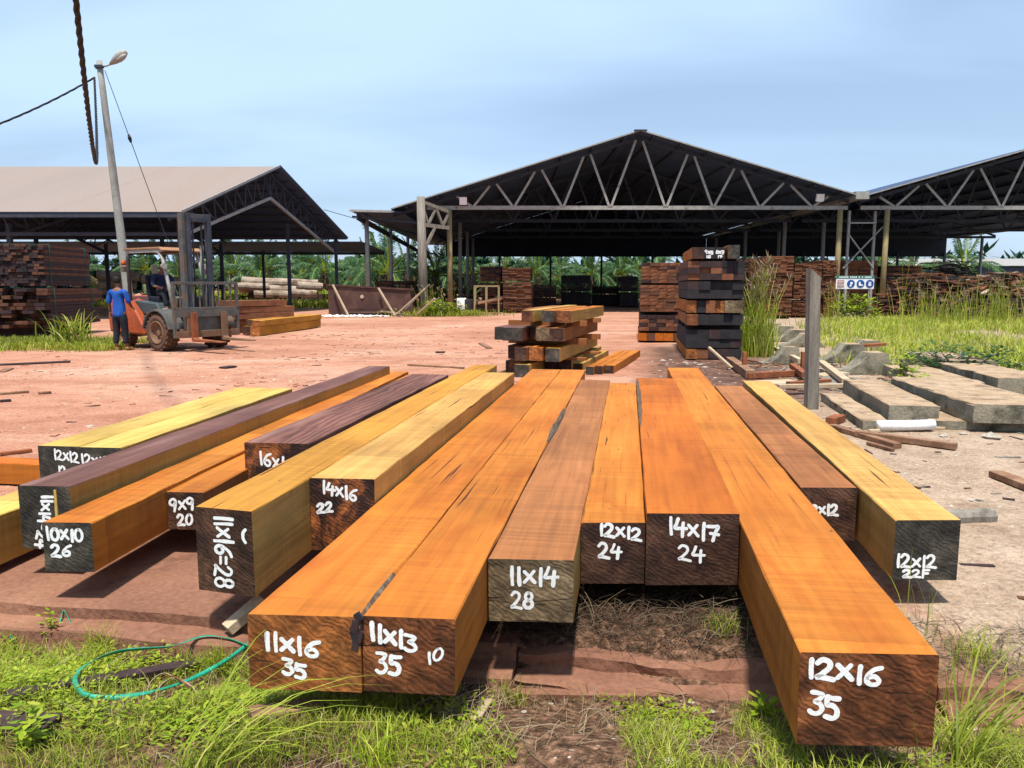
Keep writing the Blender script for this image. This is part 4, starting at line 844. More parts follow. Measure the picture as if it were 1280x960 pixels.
# yellow frame rack and odds under the shed edge
rk = tag(empty('steel_rack', (-1.3, 44, 0)), 'pale yellow metal frame rack holding scrap wood under the central shed', 'rack')
for x in (-2.1, -1.45, -.75):
    for y in (43.2, 44.6): kidc(MB().bar((x, y, 0), (x, y, 1.55), .08), 'upright', 'postyel', rk)
for y in (43.2, 44.6): kidc(MB().bar((-2.14, y, 1.57), (-.71, y, 1.57), .08), 'rail', 'postyel', rk)
for x in (-2.1, -.75): kidc(MB().bar((x, 43.2, .5), (x, 44.6, .5), .07), 'rail', 'postyel', rk)
for i in range(7):
    a = Vector((-2.0+.2*rr.random(), 43.3+.18*i, .57+.02*i)); tag(MB().bar(a, a+Vector((1.3, .1, rr.uniform(-.05, .3))), .14, .06).build('scrap_board', MAT[('redboard', 'paleboard', 'oldflat')[i % 3]]), 'scrap board in the pale yellow rack, %s from the front' % ('first', 'second', 'third', 'fourth', 'fifth', 'sixth', 'last')[i], 'board', 'boards in the yellow rack')
for i, (px, h, m) in enumerate(((578, .9, 'pvc'), (586, .85, 'blackplank'))):
    tag(MB().lathe([(0, 0), (.26, 0), (.28, .1), (.27, h*.5), (.28, h*.9), (.25, h), (0, h)], 'z', 14, 0, (S(px, 44), 43.6, 0)).build('drum', MAT[m], smooth=True), '%s drum beside the yellow rack' % ('dirty white', 'black')[i], 'drum')
# stacked junk boards left of the yellow posts
for i in range(9):
    a = Vector((S(538+(i % 3)*9, 46.5), 46.5+.3*(i // 3), .12+.16*(i // 3)+.02*(i % 3))); tag(MB().bar(a, a+Vector((1.9, .2, .05)), .3, .14).build('scrap_board', MAT[('oldflat', 'brownplank', 'redboard')[i % 3]]), 'junk board left of the yellow rack, %s column, %s layer' % (('left', 'middle', 'right')[i % 3], ('lowest', 'middle', 'top')[i // 3]), 'board', 'junk boards at the shed edge')

# ---------------------------------------------------------------- warning sign
sg = tag(empty('warning_sign', (18.6, 41.9, 1.75)), 'white safety sign with green header and round blue pictograms', 'sign')
p = at(1068.5, 353, 42.0); sw, sh_ = 2.08, .70
kidc(MB().box(p, (sw, .03, sh_)), 'sign_board', 'signwhite', sg)
kidc(MB().box(p+Vector((0, -.02, sh_*.40)), (sw-.02, .02, sh_*.19)), 'header_band', 'signgreen', sg)
rr2 = random.Random(5); mb = MB(); x = -sw*.42
while x < sw*.42:
    wd = rr2.uniform(.05, .085); mb.box(p+Vector((x+wd/2, -.033, sh_*.40)), (wd*.75, .006, .075)); x += wd+(.09 if rr2.random() < .16 else .012)
kidc(mb, 'header_lettering', 'signwhite', sg)
kidc(MB().box(p+Vector((-sw*.37, -.02, -.07)), (.36, .012, .38)), 'red_panel', 'signred', sg)
mb = MB()
for k in range(4): mb.box(p+Vector((-sw*.37, -.03, -.19+.08*k)), (.30, .006, .03))
kidc(mb, 'panel_lettering', 'signwhite', sg)
for k, dx in enumerate((-.105, .145, .385)):
    c = p+Vector((sw*dx, -.02, -.07)); kidc(MB().lathe([(0, -.015), (.21, -.015), (.21, 0), (0, 0)], 'y', 24, 0, c), 'pictogram_disc', 'signblue', sg)
    mb = MB(); q = c+Vector((0, -.022, 0))
    if k == 0: mb.lathe([(0, -.004), (.075, -.004), (.075, 0), (0, 0)], 'y', 14, 0, q+Vector((.02, 0, .03))).box(q+Vector((-.02, 0, -.10)), (.10, .006, .10))
    if k == 1: mb.add([q+Vector(v_) for v_ in ((-.1, 0, .1), (0, 0, .1), (0, 0, -.02), (.13, 0, -.05), (.13, 0, -.11), (-.1, 0, -.11))], [tuple(range(6))])
    if k == 2:
        mb.box(q+Vector((0, 0, -.06)), (.15, .006, .12))
        for j in range(4): mb.box(q+Vector((-.06+.04*j, 0, .05)), (.028, .006, .11))
    kidc(mb, 'pictogram', 'signwhite', sg)
for x in (-.8, .8): kidc(MB().bar(p+Vector((x, .05, -.1)), Vector((p.x+x, p.y+.05, -.1)), .06), 'sign_leg', 'steel', sg)

# ---------------------------------------------------------------- scrap heaps under the right shed
def heap(label, x0, x1, Y, h, N, ms, seed, dirx=.2, depth=2.5, size=(1.2, 2.8)):
    rr = random.Random(seed); X0, X1 = S(x0, Y), S(x1, Y); mb = MB()
    for i in range(N):
        t = rr.random(); x = X0+(X1-X0)*t; f = rr.uniform(-1, 1); top = h*(1-abs(2*t-1)**2.6)*(1-f*f*.8); z = top*rr.random()**.6
        a = dirx+rr.gauss(0, .35); L = rr.uniform(*size); d = Vector((math.cos(a), math.sin(a), rr.gauss(0, .10)))*L/2; c = Vector((x, Y+f*depth/2, z+.05)); sag = rr.uniform(.0, .12)
        mb.bar(c-d-Vector((0, 0, sag)), c, rr.uniform(.1, .24), rr.uniform(.03, .08), rr.randrange(len(ms))).bar(c, c+d-Vector((0, 0, sag)), rr.uniform(.1, .24), rr.uniform(.03, .08), rr.randrange(len(ms)))
    return tag(mb.build('scrap_wood_heap', [MAT[m] for m in ms]), label, 'wood heap', None, 'stuff')
heap('heap of grey black bark slabs at the back of the right shed', 1138, 1220, 52, 3.3, 330, ['blackplank', 'darkplank', 'oldwood'], 1)
heap('heap of brown offcut slabs right of the warning sign', 1110, 1206, 41, 2.3, 380, ['brownplank', 'darkplank', 'redplank'], 2)
heap('heap of pale and brown offcuts at the right edge', 1195, 1305, 39, 2.5, 420, ['brownplank', 'redplank', 'paleboard', 'darkplank'], 3)
heap('dark low heap below the right edge offcuts', 1160, 1290, 36.5, 1.0, 220, ['darkplank', 'brownplank'], 4)

# ---------------------------------------------------------------- leaning post, concrete pieces, loose boards on the right
pb, pt = gr(1014, 511), at(1017, 335, 9.9)
po = MB(); r8 = random.Random(4)
for i in range(9):
    t = i/8; c = pb.lerp(pt, t); wv_ = .072*(1-.06*t) if t < .8 else .072*(1-.06*t)
    for a, e in ((-1, -1), (1, -1), (1, 1), (-1, 1)): po.v.append((c.x+a*wv_+r8.uniform(-.003, .003), c.y+e*.07, c.z - (.03 if i == 0 else 0) - (.12 if (i == 8 and a > 0) else 0)))
for i in range(8):
    for k in range(4): po.f.append((i*4+k, i*4+(k+1) % 4, i*4+4+(k+1) % 4, i*4+4+k)); po.m.append(0)
po.f += [(3, 2, 1, 0), (32, 33, 34, 35)]; po.m += [0, 0]
tag(po.build('wooden_post', MAT['oldwood']), 'weathered grey wooden post standing beside the concrete blocks', 'post')
def cblock(label, fl, wd, ht, L, yaw, z=0., name='concrete_block', group='old concrete blocks at right', seg=10):
    mb = MB(); r9 = random.Random(int(fl[0]*100)); S_ = seg
    for i in range(S_+1):
        y = L*i/S_
        for x, zz in ((0, 0), (wd, 0), (wd, ht-.012), (wd-.012, ht), (.012, ht), (0, ht-.012)): mb.v.append((x+r9.uniform(-.010, .010), y, zz+r9.uniform(-.008, .008)))
    for i in range(S_):
        for k in range(6): mb.f.append((i*6+k, i*6+(k+1) % 6, i*6+6+(k+1) % 6, i*6+6+k)); mb.m.append(1 if k in (2, 3, 4) else 0)
    mb.f += [tuple(range(6)), tuple(S_*6+k for k in reversed(range(6)))]; mb.m += [0, 0]
    o = link(name, mb.mesh(name, [MAT['concrete'], MAT['concrete_top']]), None, (fl[0], fl[1], z), (0, 0, -R(yaw))); return tag(o, label, 'concrete block', group)
p = gr(1110, 532); cblock('tall pale concrete block behind the white pipe', p, .53, .245, 2.5, 12)
p = gr(1078, 538); cblock('low concrete block left of the tall pale one', p, .30, .11, 2.3, 11)
p = gr(1215, 541); cblock('dark fronted concrete block at the right edge', (p.x, p.y), .95, .20, 2.6, 8, .11)
p = gr(1166, 537); cblock('low concrete plinth under the dark fronted block', p, 1.9, .10, 1.0, 8)
p = gr(1190, 500); cblock('flat concrete slab behind the dark fronted block', (p.x, p.y+.5), .7, .2, 2.5, 10)
p = gr(1262, 500); cblock('concrete block half out of view at the right edge', (p.x, p.y+.3), .8, .28, 2.2, 9)
p = gr(1268, 488); cblock('rear concrete block at the right edge', (p.x, p.y+2.0), .9, .26, 2.0, 9)
def saddle(label, px, py, wd, ht, L, yaw):
    """cast concrete foot: long concave flare on the left, flat ridge, steep right side"""
    p = gr(px, py); prof = [(-wd*.62, 0)]
    for i in range(15): t = i/14; prof.append((-wd*.62+wd*.62*t, .03+(ht-.03)*t**2.4))
    prof += [(wd*.30, ht), (wd*.34, ht-.03), (wd*.37, ht*.45), (wd*.46, .05), (wd*.48, 0)]
    r7 = random.Random(int(px)); mb = MB(); K = len(prof); S_ = 5
    for j in range(S_+1):
        for x, z in prof: mb.v.append((x+r7.uniform(-.008, .008), L*j/S_, z+r7.uniform(-.006, .006)*(z > 0)))
    for j in range(S_):
        for k in range(K): mb.f.append((j*K+k, j*K+(k+1) % K, (j+1)*K+(k+1) % K, (j+1)*K+k)); mb.m.append(1 if K-6 <= k <= K-5 else 0)
    mb.f += [tuple(range(K)), tuple(S_*K+k for k in reversed(range(K)))]; mb.m += [0, 0]
    o = mb.build('concrete_saddle', [MAT['concrete'], MAT['concrete_top']], None, loc=(p.x, p.y, 0), rot=(0, 0, -R(yaw))); return tag(o, label, 'concrete block', 'flared concrete saddles')
saddle('flared concrete saddle nearest the tall pale block', 1086, 469, 1.0, .40, .45, 4); saddle('flared concrete saddle behind the nearest one', 1058, 453, 1.0, .38, .5, 4)
saddle('flared concrete saddle with a red board on it', 1082, 443, 1.0, .32, .5, 4); saddle('green stained concrete saddle beside the red upright', 982, 456, .75, .36, .4, 4)
for i, (px, py) in enumerate(((962, 417), (976, 421), (990, 427), (1004, 434))): saddle('small flared saddle in the row beyond the leaning post, %s' % ON[i], px, py, 1.1, .34, .5, 8)
def board(label, a, q, wd, th, m, group='loose boards among the concrete', name='loose_board', cat='board', lift=.03):
    a = Vector(a); q = Vector(q); a.z += lift; q.z += lift; return tag(MB().bar(a, q, wd, th).build(name, MAT[m], bevel=.004), label, cat, group)
board('pale board edge running back from the pale yellow beam', gr(1000, 462), gr(957, 437), .10, .09, 'paleboard', lift=.16)
board('pale board right of the leaning post', gr(1057, 488), gr(1026, 462), .12, .08, 'paleboard', lift=.14)
board('pale crossing board at the foot of the leaning post', gr(972, 493), gr(1054, 492), .09, .06, 'paleboard', lift=.12)
board('red board lying across behind the pale yellow beam', gr(934, 474), gr(1002, 470), .11, .10, 'redboard', lift=.06)
board('second red board lying across near the post', gr(985, 486), gr(1036, 482), .11, .08, 'redboard', lift=.07)
board('red board slanting towards the leaning post', gr(1006, 478), gr(990, 465), .11, .09, 'redboard', lift=.12)
board('red board on the flared saddles', gr(1070, 452), gr(1104, 449), .12, .06, 'redboard', lift=.33)
board('tan board flat on the ground left of the post', gr(952, 482), gr(996, 480), .45, .05, 'paleboard', lift=.03)
board('grey board flat between post and concrete', gr(1036, 484), gr(1046, 470), .35, .05, 'oldwood', lift=.04)
board('short tan board right of the post', gr(1022, 474), gr(1052, 470), .3, .05, 'paleboard', lift=.05)
for i, (px, py, h, nm) in enumerate(((930, 466, .42, 'left'), (1003, 466, .42, 'right'))):
    p = gr(px, py); board('short red upright stake, %s one' % nm, p, p+Vector((0, 0, h)), .08, .07, 'redboard', name='stake', cat='stake', lift=-.03)
board('bark covered branch lying beside the tall stack', gr(938, 474), gr(912, 455), .16, .14, 'oldflat', lift=.08, name='branch', cat='branch')
board('thin pale branch crossing the front of the tall stack', gr(915, 462), at(886, 436, 15.2), .05, .04, 'paleboard', lift=.03, name='branch', cat='branch')
board('long dark red plank on the ground by the pipe', gr(1070, 546), gr(1195, 563), .09, .06, 'oldflat', lift=.04)
board('second narrow dark plank beside the long one', gr(1040, 536), gr(1122, 561), .09, .05, 'oldflat', lift=.03)
board('thin red lath in front of the planks', gr(1085, 556), gr(1116, 565), .05, .03, 'oldflat', lift=.02)
board('thin pale lath under the white pipe', gr(1086, 541), gr(1180, 537), .05, .03, 'paleboard', lift=.02)
board('small red block by the pale yellow beam edge', gr(1038, 532), gr(1050, 527), .12, .08, 'redboard', lift=.05)
board('dark plank with pale end at the right edge', gr(1244, 596), gr(1310, 622), .12, .05, 'oldflat', lift=.03)
a, q = gr(1092, 538), gr(1160, 537)
tag(MB().tube([a+Vector((0, -.1, .075)), a.lerp(q, .5)+Vector((0, -.1, .07)), q+Vector((0, -.1, .075))], .058, 14).build('plastic_pipe', MAT['pvc'], smooth=True), 'short white plastic pipe in front of the concrete block', 'pipe')
# broken log by the rightmost beam
a, q = gr(1190, 657), gr(1238, 655); mb = MB(); r10 = random.Random(9)
mb.tube([a.lerp(q, t)+Vector((r10.uniform(-.01, .01), 0, .055)) for t in np.linspace(-.3, 1, 7)], [.055*r10.uniform(.85, 1.15) for _ in range(7)], 9); tag(mb.build('broken_log', MAT['oldwood']), 'short grey splintered log beside the rightmost beam', 'log')

# ---------------------------------------------------------------- lamp pole and cables
base, topp = Vector((-11.83, 24, 0)), at(124, 76, 24)
lp = tag(empty('lamp_pole', base), 'leaning grey concrete lamp pole behind the forklift', 'lamp pole')
N = 10; kidc(MB().tube([base.lerp(topp, t)-Vector((0, 0, .2*(t == 0))) for t in np.linspace(0, 1, N)], list(np.linspace(.15, .085, N)), 12), 'pole', 'pole', lp, smooth=True)
c1 = at(125, 83, 24); kidc(MB().tube([c1+Vector((-.12, -.02, -.05)), c1+Vector((.12, -.02, -.02))], .035, 8).box(c1+Vector((0, -.1, -.02)), (.22, .06, .08)), 'clamp', 'darksteel', lp)
a, q = c1+Vector((.05, 0, 0)), at(139, 80, 24); kidc(MB().tube([a, a.lerp(q, .5)+Vector((0, 0, -.02)), q, at(142, 76, 24)], .028, 8), 'bracket_arm', 'lamp', lp, smooth=True)
h0, h1 = at(138, 80, 24), at(158, 64, 23.9); d = (h1-h0); ax = d.normalized()
mb = MB(); mb.tube([h0+ax*d.length*t for t in (0, .12, .3, .55, .8, .95, 1)], [.04, .07, .11, .135, .12, .08, .03], 12)
hd = kidc(mb, 'lamp_head', 'lamp', lp, smooth=True)
nb = Vector((ax.z, 0, -ax.x))*1
mb = MB(); mb.tube([h0+ax*d.length*t+Vector((.05, -.06, -.08)) for t in (.35, .5, .75, .92)], [.03, .08, .08, .03], 10); kidc(mb, 'lens', 'lamp', lp, smooth=True)
def wire(label, pts, r, name='cable', k=6, twist=None, mat='black'):
    mb = MB()
    if twist:
        P = []; L = 0
        fine = []
        for i in range(len(pts)-1):
            for j in range(14): fine.append(Vector(pts[i]).lerp(Vector(pts[i+1]), j/14))
        fine.append(Vector(pts[-1]))
        for s in range(3):
            Q = []; L = 0
            for i, p in enumerate(fine):
                if i: L += (fine[i]-fine[i-1]).length
                t = (fine[min(i+1, len(fine)-1)]-fine[max(i-1, 0)]).normalized(); x = t.orthogonal().normalized(); y = t.cross(x); an = L*twist+s*2.094
                Q.append(p+(x*math.cos(an)+y*math.sin(an))*r*.95)
            mb.tube(Q, r, k)
    else: mb.tube(pts, r, k)
    return tag(mb.build(name, MAT[mat], smooth=True), label, 'cable')
A0 = at(119, 97, 24); pts = []
for i in range(19):
    Y = 24-(24+1)*i/18; dx = .23*(1/max(Y, 4)-1/24); pts.append((-(.5215)*Y-.23*(1-Y/24), Y, 3.84+.036*(Y-13.5)**2 if Y < 13.5 else 3.84+(A0.z-3.84)*((Y-13.5)/10.5)**2))
wire('thick twisted black cable sagging from the lamp pole towards the camera', pts, .019, twist=9.)
L0 = at(118, 97, 24); L1 = at(-60, 176, 20); wire('black cable running from the lamp pole out of view at left', [L0.lerp(L1, t)-Vector((0, 0, .5*t*(1-t))) for t in np.linspace(0, 1, 12)], .015, twist=6.)
G0, G1 = at(131, 88, 24), Vector((-10.6, 26.2, .0)); wire('thin guy wire slanting down right of the lamp pole', [G0.lerp(G1, t) for t in (0, .3, .6, 1)], .012, name='guy_wire', mat='darksteel')
p = G0.lerp(G1, .235); kidc(MB().tube([p+Vector((-.03, 0, .12)), p, p+Vector((.03, 0, -.12))], [.03, .06, .03], 8), 'insulator', 'black', lp, smooth=True)
W0, W1 = at(405, 262, 50), at(560, 300, 60); wire('thin wire slung between the left and central sheds', [W0.lerp(W1, t)-Vector((0, 0, .5*t*(1-t))) for t in np.linspace(0, 1, 8)], .02, name='wire')

# ---------------------------------------------------------------- forklift (local +x forward, origin under the front axle)
FO = Vector((-8.18, 19.53, 0)); FZ = -R(34); fk = tag(empty('forklift', FO, FZ), 'orange and grey forklift caked in red mud, mast raised', 'forklift')
def fp(mb, nm, m, par=None, **k): return mb.build(nm, MAT[m], par or fk, **k)
fp(MB().prism([(-2.65, .38), (-1.05, .34), (-1.12, .62), (-1.36, .92), (-1.66, 1.18), (-2.02, 1.32), (-2.45, 1.34), (-2.62, 1.2), (-2.70, .8)], -.62, .62), 'counterweight', 'forkred', bevel=.05)
fp(MB().box((-.75, 0, .62), (1.6, .96, .42)), 'chassis', 'forkgrey', bevel=.02)
fp(MB().prism([(-1.95, .86), (-.62, .86), (-.62, 1.02), (-.72, 1.16), (-1.9, 1.22)], -.44, .44), 'hood', 'fork_teal', bevel=.03)
fp(MB().box((-.35, 0, .86), (.6, .9, .06)), 'floor_plate', 'mud', bevel=.01)
fp(MB().prism([(-.12, .84), (.10, .84), (.18, 1.3), (.06, 1.34), (-.02, 1.05)], -.42, .42), 'dashboard', 'forkgrey', bevel=.02)
for s in (-1, 1):
    prof = [(.58*math.cos(R(a)), .45+.58*math.sin(R(a))) for a in range(10, 171, 16)]; prof += [(.53*math.cos(R(a)), .45+.53*math.sin(R(a))) for a in range(170, 9, -16)]
    fp(MB().prism(prof, s*.52-.0, s*.94), 'fender', 'forkgrey', bevel=.01)
    fp(MB().box((-.75, s*.56, .5), (.5, .16, .05)), 'step', 'mud', bevel=.01)
def wheel(x, y, r, wd, nm='wheel'):
    e = MB().lathe([(r*.34, -wd*.25), (r*.50, -wd*.30), (r*.55, -wd*.5), (r*.62, -wd*.52), (r*.62, wd*.52), (r*.55, wd*.5), (r*.5, wd*.30), (r*.34, wd*.25), (r*.34, -wd*.25)], 'y', 28, 0).build(nm, MAT['mud'], fk, loc=(x, y, r), smooth=True)
    MB().lathe([(r*.6, -wd*.42), (r*.7, -wd*.5), (r*.88, -wd*.5), (r*.96, -wd*.42), (r*.96, wd*.42), (r*.88, wd*.5), (r*.7, wd*.5), (r*.6, wd*.42)], 'y', 32, 0).build('tyre', MAT['rubber'], e, smooth=True)
    mb = MB(); K = 20
    for i in range(K):
        for s in (-1, 1):
            an = 2*math.pi*(i+(.5 if s > 0 else 0))/K; rot = Matrix.Rotation(-an, 3, 'Y') @ Matrix.Rotation(s*.45, 3, 'X'); c = Vector((math.cos(an)*r*.965, s*wd*.24, math.sin(an)*r*.965)); mb.box(c, (r*.075, wd*.5, r*.15), rot)
    mb.build('tread_lugs', MAT['rubber'], e)
    mb = MB().lathe([(0, -wd*.34), (r*.16, -wd*.34), (r*.2, -wd*.26), (r*.34, -wd*.22)], 'y', 16)
    for i in range(6): an = i*math.pi/3; mb.lathe([(0, -wd*.30), (.022, -wd*.30), (.022, -wd*.2)], 'y', 6, 0, (math.cos(an)*r*.27, 0, math.sin(an)*r*.27))
    mb.build('hub', MAT['mud'], e)
for y in (-.74, .74): wheel(0, y, .46, .36)
for y in (-.5, .5): wheel(-2.05, y, .34, .26)
# overhead guard
for s in (-1, 1):
    fp(MB().tube([(-1.78, s*.5, 1.2), (-1.78, s*.5, 2.3), (-1.74, s*.5, 2.44)], .05, 8), 'guard_post', 'forkgrey', smooth=True)
    fp(MB().tube([(.12, s*.5, 1.0), (-.02, s*.5, 1.6), (-.22, s*.5, 2.25), (-.36, s*.5, 2.42), (-.6, s*.5, 2.46)], .045, 8), 'guard_post', 'steel', smooth=True)
    fp(MB().bar((-1.80, s*.5, 2.46), (-.2, s*.5, 2.46), .08, .07), 'guard_rail', 'steel')
rf = fp(MB().prism([(-1.86, 2.50), (-.30, 2.50), (-.14, 2.44), (-.12, 2.47), (-.28, 2.55), (-1.86, 2.55)], -.56, .56), 'guard_roof', 'fork_roof', bevel=.01)
for k in range(5): fp(MB().bar((-1.7+.3*k, -.5, 2.47), (-1.7+.3*k, .5, 2.47), .05, .04), 'guard_slat', 'forkgrey')
fp(MB().lathe([(0, 0), (.07, 0), (.07, .06), (.05, .13), (0, .14)], 'z', 12, 0, (-1.88, -.56, 2.12)), 'rear_lamp', 'forkred', smooth=True)
fp(MB().box((-1.88, -.56, 2.02), (.12, .1, .14)), 'lamp_bracket', 'forkgrey')
for s in (-1, 1):
    fp(MB().lathe([(0, -.05), (.05, -.05), (.075, .02), (.075, .05), (0, .05)], 'x', 14, 0, (-.08, s*.58, 2.08)), 'headlight', 'lamp')
    fp(MB().box((-.3, s*.68, 2.0), (.03, .14, .22)), 'mirror', 'forkgrey')
# seat, wheel, levers
fp(MB().box((-1.15, 0, 1.27), (.5, .5, .12)), 'seat', 'trousers', bevel=.03)
fp(MB().box((-1.42, 0, 1.58), (.12, .48, .56), Matrix.Rotation(-.15, 3, 'Y')), 'seat_back', 'trousers', bevel=.03)
sw_ = MB(); pts = [(.17*math.cos(a), .17*math.sin(a), 0) for a in np.linspace(0, 2*math.pi, 19)]; rm = Matrix.Rotation(R(35), 3, 'Y'); sw_.tube([rm @ Vector(p)+Vector((-.48, 0, 1.58)) for p in pts], .016, 6)
sw_.bar(rm @ Vector((-.17, 0, 0))+Vector((-.48, 0, 1.58)), rm @ Vector((.17, 0, 0))+Vector((-.48, 0, 1.58)), .025).bar(Vector((-.48, 0, 1.58)), Vector((-.1, 0, 1.2)), .05); fp(sw_, 'steering_wheel', 'black')
for k in range(3): fp(MB().tube([(-.12, -.34+.07*k, 1.25), (-.22, -.34+.07*k, 1.55)], .012, 6), 'lever', 'darksteel')
# mast
for s in (-1, 1):
    fp(MB().box((.42, s*.36, 1.85), (.17, .09, 3.0)).box((.47, s*.30, 1.85), (.03, .06, 3.0)), 'mast_rail', 'forkgrey', bevel=.006)
    fp(MB().box((.56, s*.27, 2.05), (.13, .07, 2.6)), 'inner_mast_rail', 'darksteel', bevel=.006)
    fp(MB().tube([(.30, s*.24, .5), (.30, s*.24, 2.6)], .045, 10), 'lift_cylinder', 'steel', smooth=True)
    fp(MB().tube([(.1, s*.40, .95), (-.45, s*.42, 1.0)], .04, 8), 'tilt_cylinder', 'steel', smooth=True)
    fp(MB().bar((.5, s*.12, .7), (.5, s*.12, 3.1), .04, .02), 'chain', 'darksteel')
for z in (.55, 1.7, 3.28): fp(MB().box((.40, 0, z), (.10, .78, .14)), 'mast_crossmember', 'forkgrey', bevel=.006)
fp(MB().box((.54, 0, 3.2), (.1, .6, .1)), 'mast_head', 'darksteel', bevel=.006)
# carriage and load backrest
for z in (.42, .92): fp(MB().box((.74, 0, z), (.08, 1.75, .16)), 'carriage_plate', 'mud' if z < .5 else 'forkgrey', bevel=.006)
fp(MB().box((.70, 0, .68), (.04, 1.1, .4)), 'carriage_back', 'forkgrey')
for s in (-1, 1): fp(MB().box((.73, s*.5, .67), (.09, .12, .5)), 'carriage_bracket', 'mud', bevel=.006)
for z in (1.04, 1.66): fp(MB().box((.74, 0, z), (.07, 1.8, .07)), 'backrest_rail', 'forkgrey', bevel=.005)
for k in range(11):
    y = -.88+1.76*k/10; e = k in (0, 10); fp(MB().box((.74, y, 1.0 if e else 1.35), (.07 if e else .035, .07 if e else .03, 1.3 if e else .6)), 'backrest_bar', 'forkgrey', bevel=.004)
for s in (-1, 1):
    fp(MB().prism([(.80, .95), (.80, .30), (.84, .24), (1.95, .26), (1.95, .285), (.90, .315), (.87, .35), (.87, .95)], s*.42-.08, s*.42+.08), 'fork', 'redboard' if s < 0 else 'mud', bevel=.006)
# low axle in view under the chassis
fp(MB().tube([(0, -.7, .46), (0, .7, .46)], .12, 10), 'front_axle', 'mud', smooth=True)
fp(MB().tube([(-2.05, -.5, .34), (-2.05, .5, .34)], .08, 10), 'rear_axle', 'mud', smooth=True)

# ---------------------------------------------------------------- people
def skin(name, chains, mat, parent=None, root=0, sub=2):
    """chains: list of lists of (xyz, radius[, radius2]); a point may be ('@', i) to start from vertex i"""
    vs, es, rs = [], [], []
    for ch in chains:
        prev = None
        for it in ch:
            if it[0] == '@': prev = it[1]; continue
            vs.append(it[0]); rs.append(it[1:] if len(it) > 2 else (it[1], it[1])); i = len(vs)-1
            if prev is not None: es.append((prev, i))
            prev = i
    me = bpy.data.meshes.new(name); me.from_pydata(vs, es, []); o = link(name, me)
    m = o.modifiers.new('skin', 'SKIN'); m.use_smooth_shade = True; sv = me.skin_vertices[0].data
    for i, r in enumerate(rs): sv[i].radius = r
    sv[root].use_root = True
    s = o.modifiers.new('sub', 'SUBSURF'); s.levels = s.render_levels = sub
    dg = bpy.context.evaluated_depsgraph_get(); nm = bpy.data.meshes.new_from_object(o.evaluated_get(dg)); bpy.data.objects.remove(o)
    nm.materials.clear(); nm.materials.append(MAT[mat]); nm.polygons.foreach_set('use_smooth', [True]*len(nm.polygons)); return link(name, nm, parent)
def hand(wr, d, side, out):
    """palm and five bent fingers from the wrist wr along d; side: thumb direction; out: curl direction"""
    wr, d, side, out = map(lambda q: Vector(q).normalized() if q is not wr else Vector(q), (wr, d, side, out)); ch = []
    palm = [(tuple(wr), .028, .022), (tuple(wr+d*.045), .034, .018), (tuple(wr+d*.085), .036, .016)]
    for k, L in enumerate((.068, .078, .072, .056)):
        b0 = wr+d*.08+side*(.028-.019*k); m1 = b0+d*L*.5+out*.006; e = b0+d*L*.85+out*L*.45; ch.append([(tuple(b0), .009), (tuple(m1), .0085), (tuple(e), .007)])
    t0 = wr+d*.03+side*.028; ch.append([(tuple(t0), .011), (tuple(t0+d*.03+side*.022+out*.006), .010), (tuple(t0+d*.058+side*.026+out*.018), .008)])
    return palm, ch
# standing man, back to the camera (local: +y is where he looks)
man = skin('person', [
    [((0, 0, .92), .12, .09), ((0, .0, 1.08), .12, .085), ((0, -.01, 1.25), .135, .09), ((0, -.015, 1.38), .12, .075), ((0, 0, 1.46), .055, .05), ((0, .015, 1.53), .05, .05), ((0, .02, 1.60), .072, .085), ((0, .015, 1.68), .062, .078)],
    [('@', 0), ((-.095, 0, .86), .09, .09), ((-.11, .01, .48), .06, .065), ((-.12, -.03, .10), .042, .045), ((-.13, .10, .045), .04, .035), ((-.135, .16, .04), .035, .028)],
    [('@', 0), ((.095, 0, .86), .09, .09), ((.10, .03, .48), .06, .065), ((.12, .02, .10), .042, .045), ((.14, .14, .045), .04, .035), ((.145, .20, .04), .035, .028)],
    [('@', 3), ((-.19, -.01, 1.37), .06, .055), ((-.255, -.02, 1.10), .045, .043), ((-.265, .03, .88), .034, .032)],
    [('@', 3), ((.19, -.01, 1.37), .06, .055), ((.25, .03, 1.12), .045, .043), ((.20, .20, 1.0), .034, .032)]], 'skin')
mx_ = S(151, 19.15); man.location = (mx_, 19.15, gz(mx_, 19.15)+.01); man.scale = (1.05, 1.05, 1.05); man.rotation_euler = (0, 0, R(-12)); tag(man, 'person in blue shirt and dark trousers standing with back turned by forklift', 'person')
for wr, d, sd_, ot in (((-.265, .03, .88), (0, .15, -1), (.3, 1, 0), (1, 0, 0)), ((.20, .20, 1.0), (-.3, .9, -.2), (-.6, 0, .6), (-.3, 0, -.8))):
    pl, ch = hand(wr, d, sd_, ot); h_ = skin('hand', [pl], 'skin', man, sub=1)
    for f in ch: skin('finger', [f], 'skin', h_, sub=1)
skin('shirt', [[((0, 0, .76), .17, .14), ((0, 0, .84), .17, .14), ((0, 0, .97), .165, .132), ((0, 0, 1.10), .155, .12), ((0, -.01, 1.26), .165, .118), ((0, -.012, 1.38), .14, .088), ((0, 0, 1.445), .075, .065)],
    [('@', 5), ((-.20, -.01, 1.375), .074, .07), ((-.25, -.02, 1.17), .066, .064), ((-.258, -.015, 1.08), .066, .064)], [('@', 5), ((.20, -.01, 1.375), .074, .07), ((.248, .015, 1.17), .066, .064), ((.25, .04, 1.10), .066, .064)]], 'blueshirt', man)
skin('trousers', [[((0, 0, .95), .13, .10), ((0, 0, .88), .14, .11)], [('@', 1), ((-.095, 0, .80), .105, .105), ((-.11, .01, .48), .078, .082), ((-.12, -.025, .13), .062, .066)], [('@', 1), ((.095, 0, .80), .105, .105), ((.10, .03, .48), .078, .082), ((.12, .02, .13), .062, .066)]], 'trousers', man)
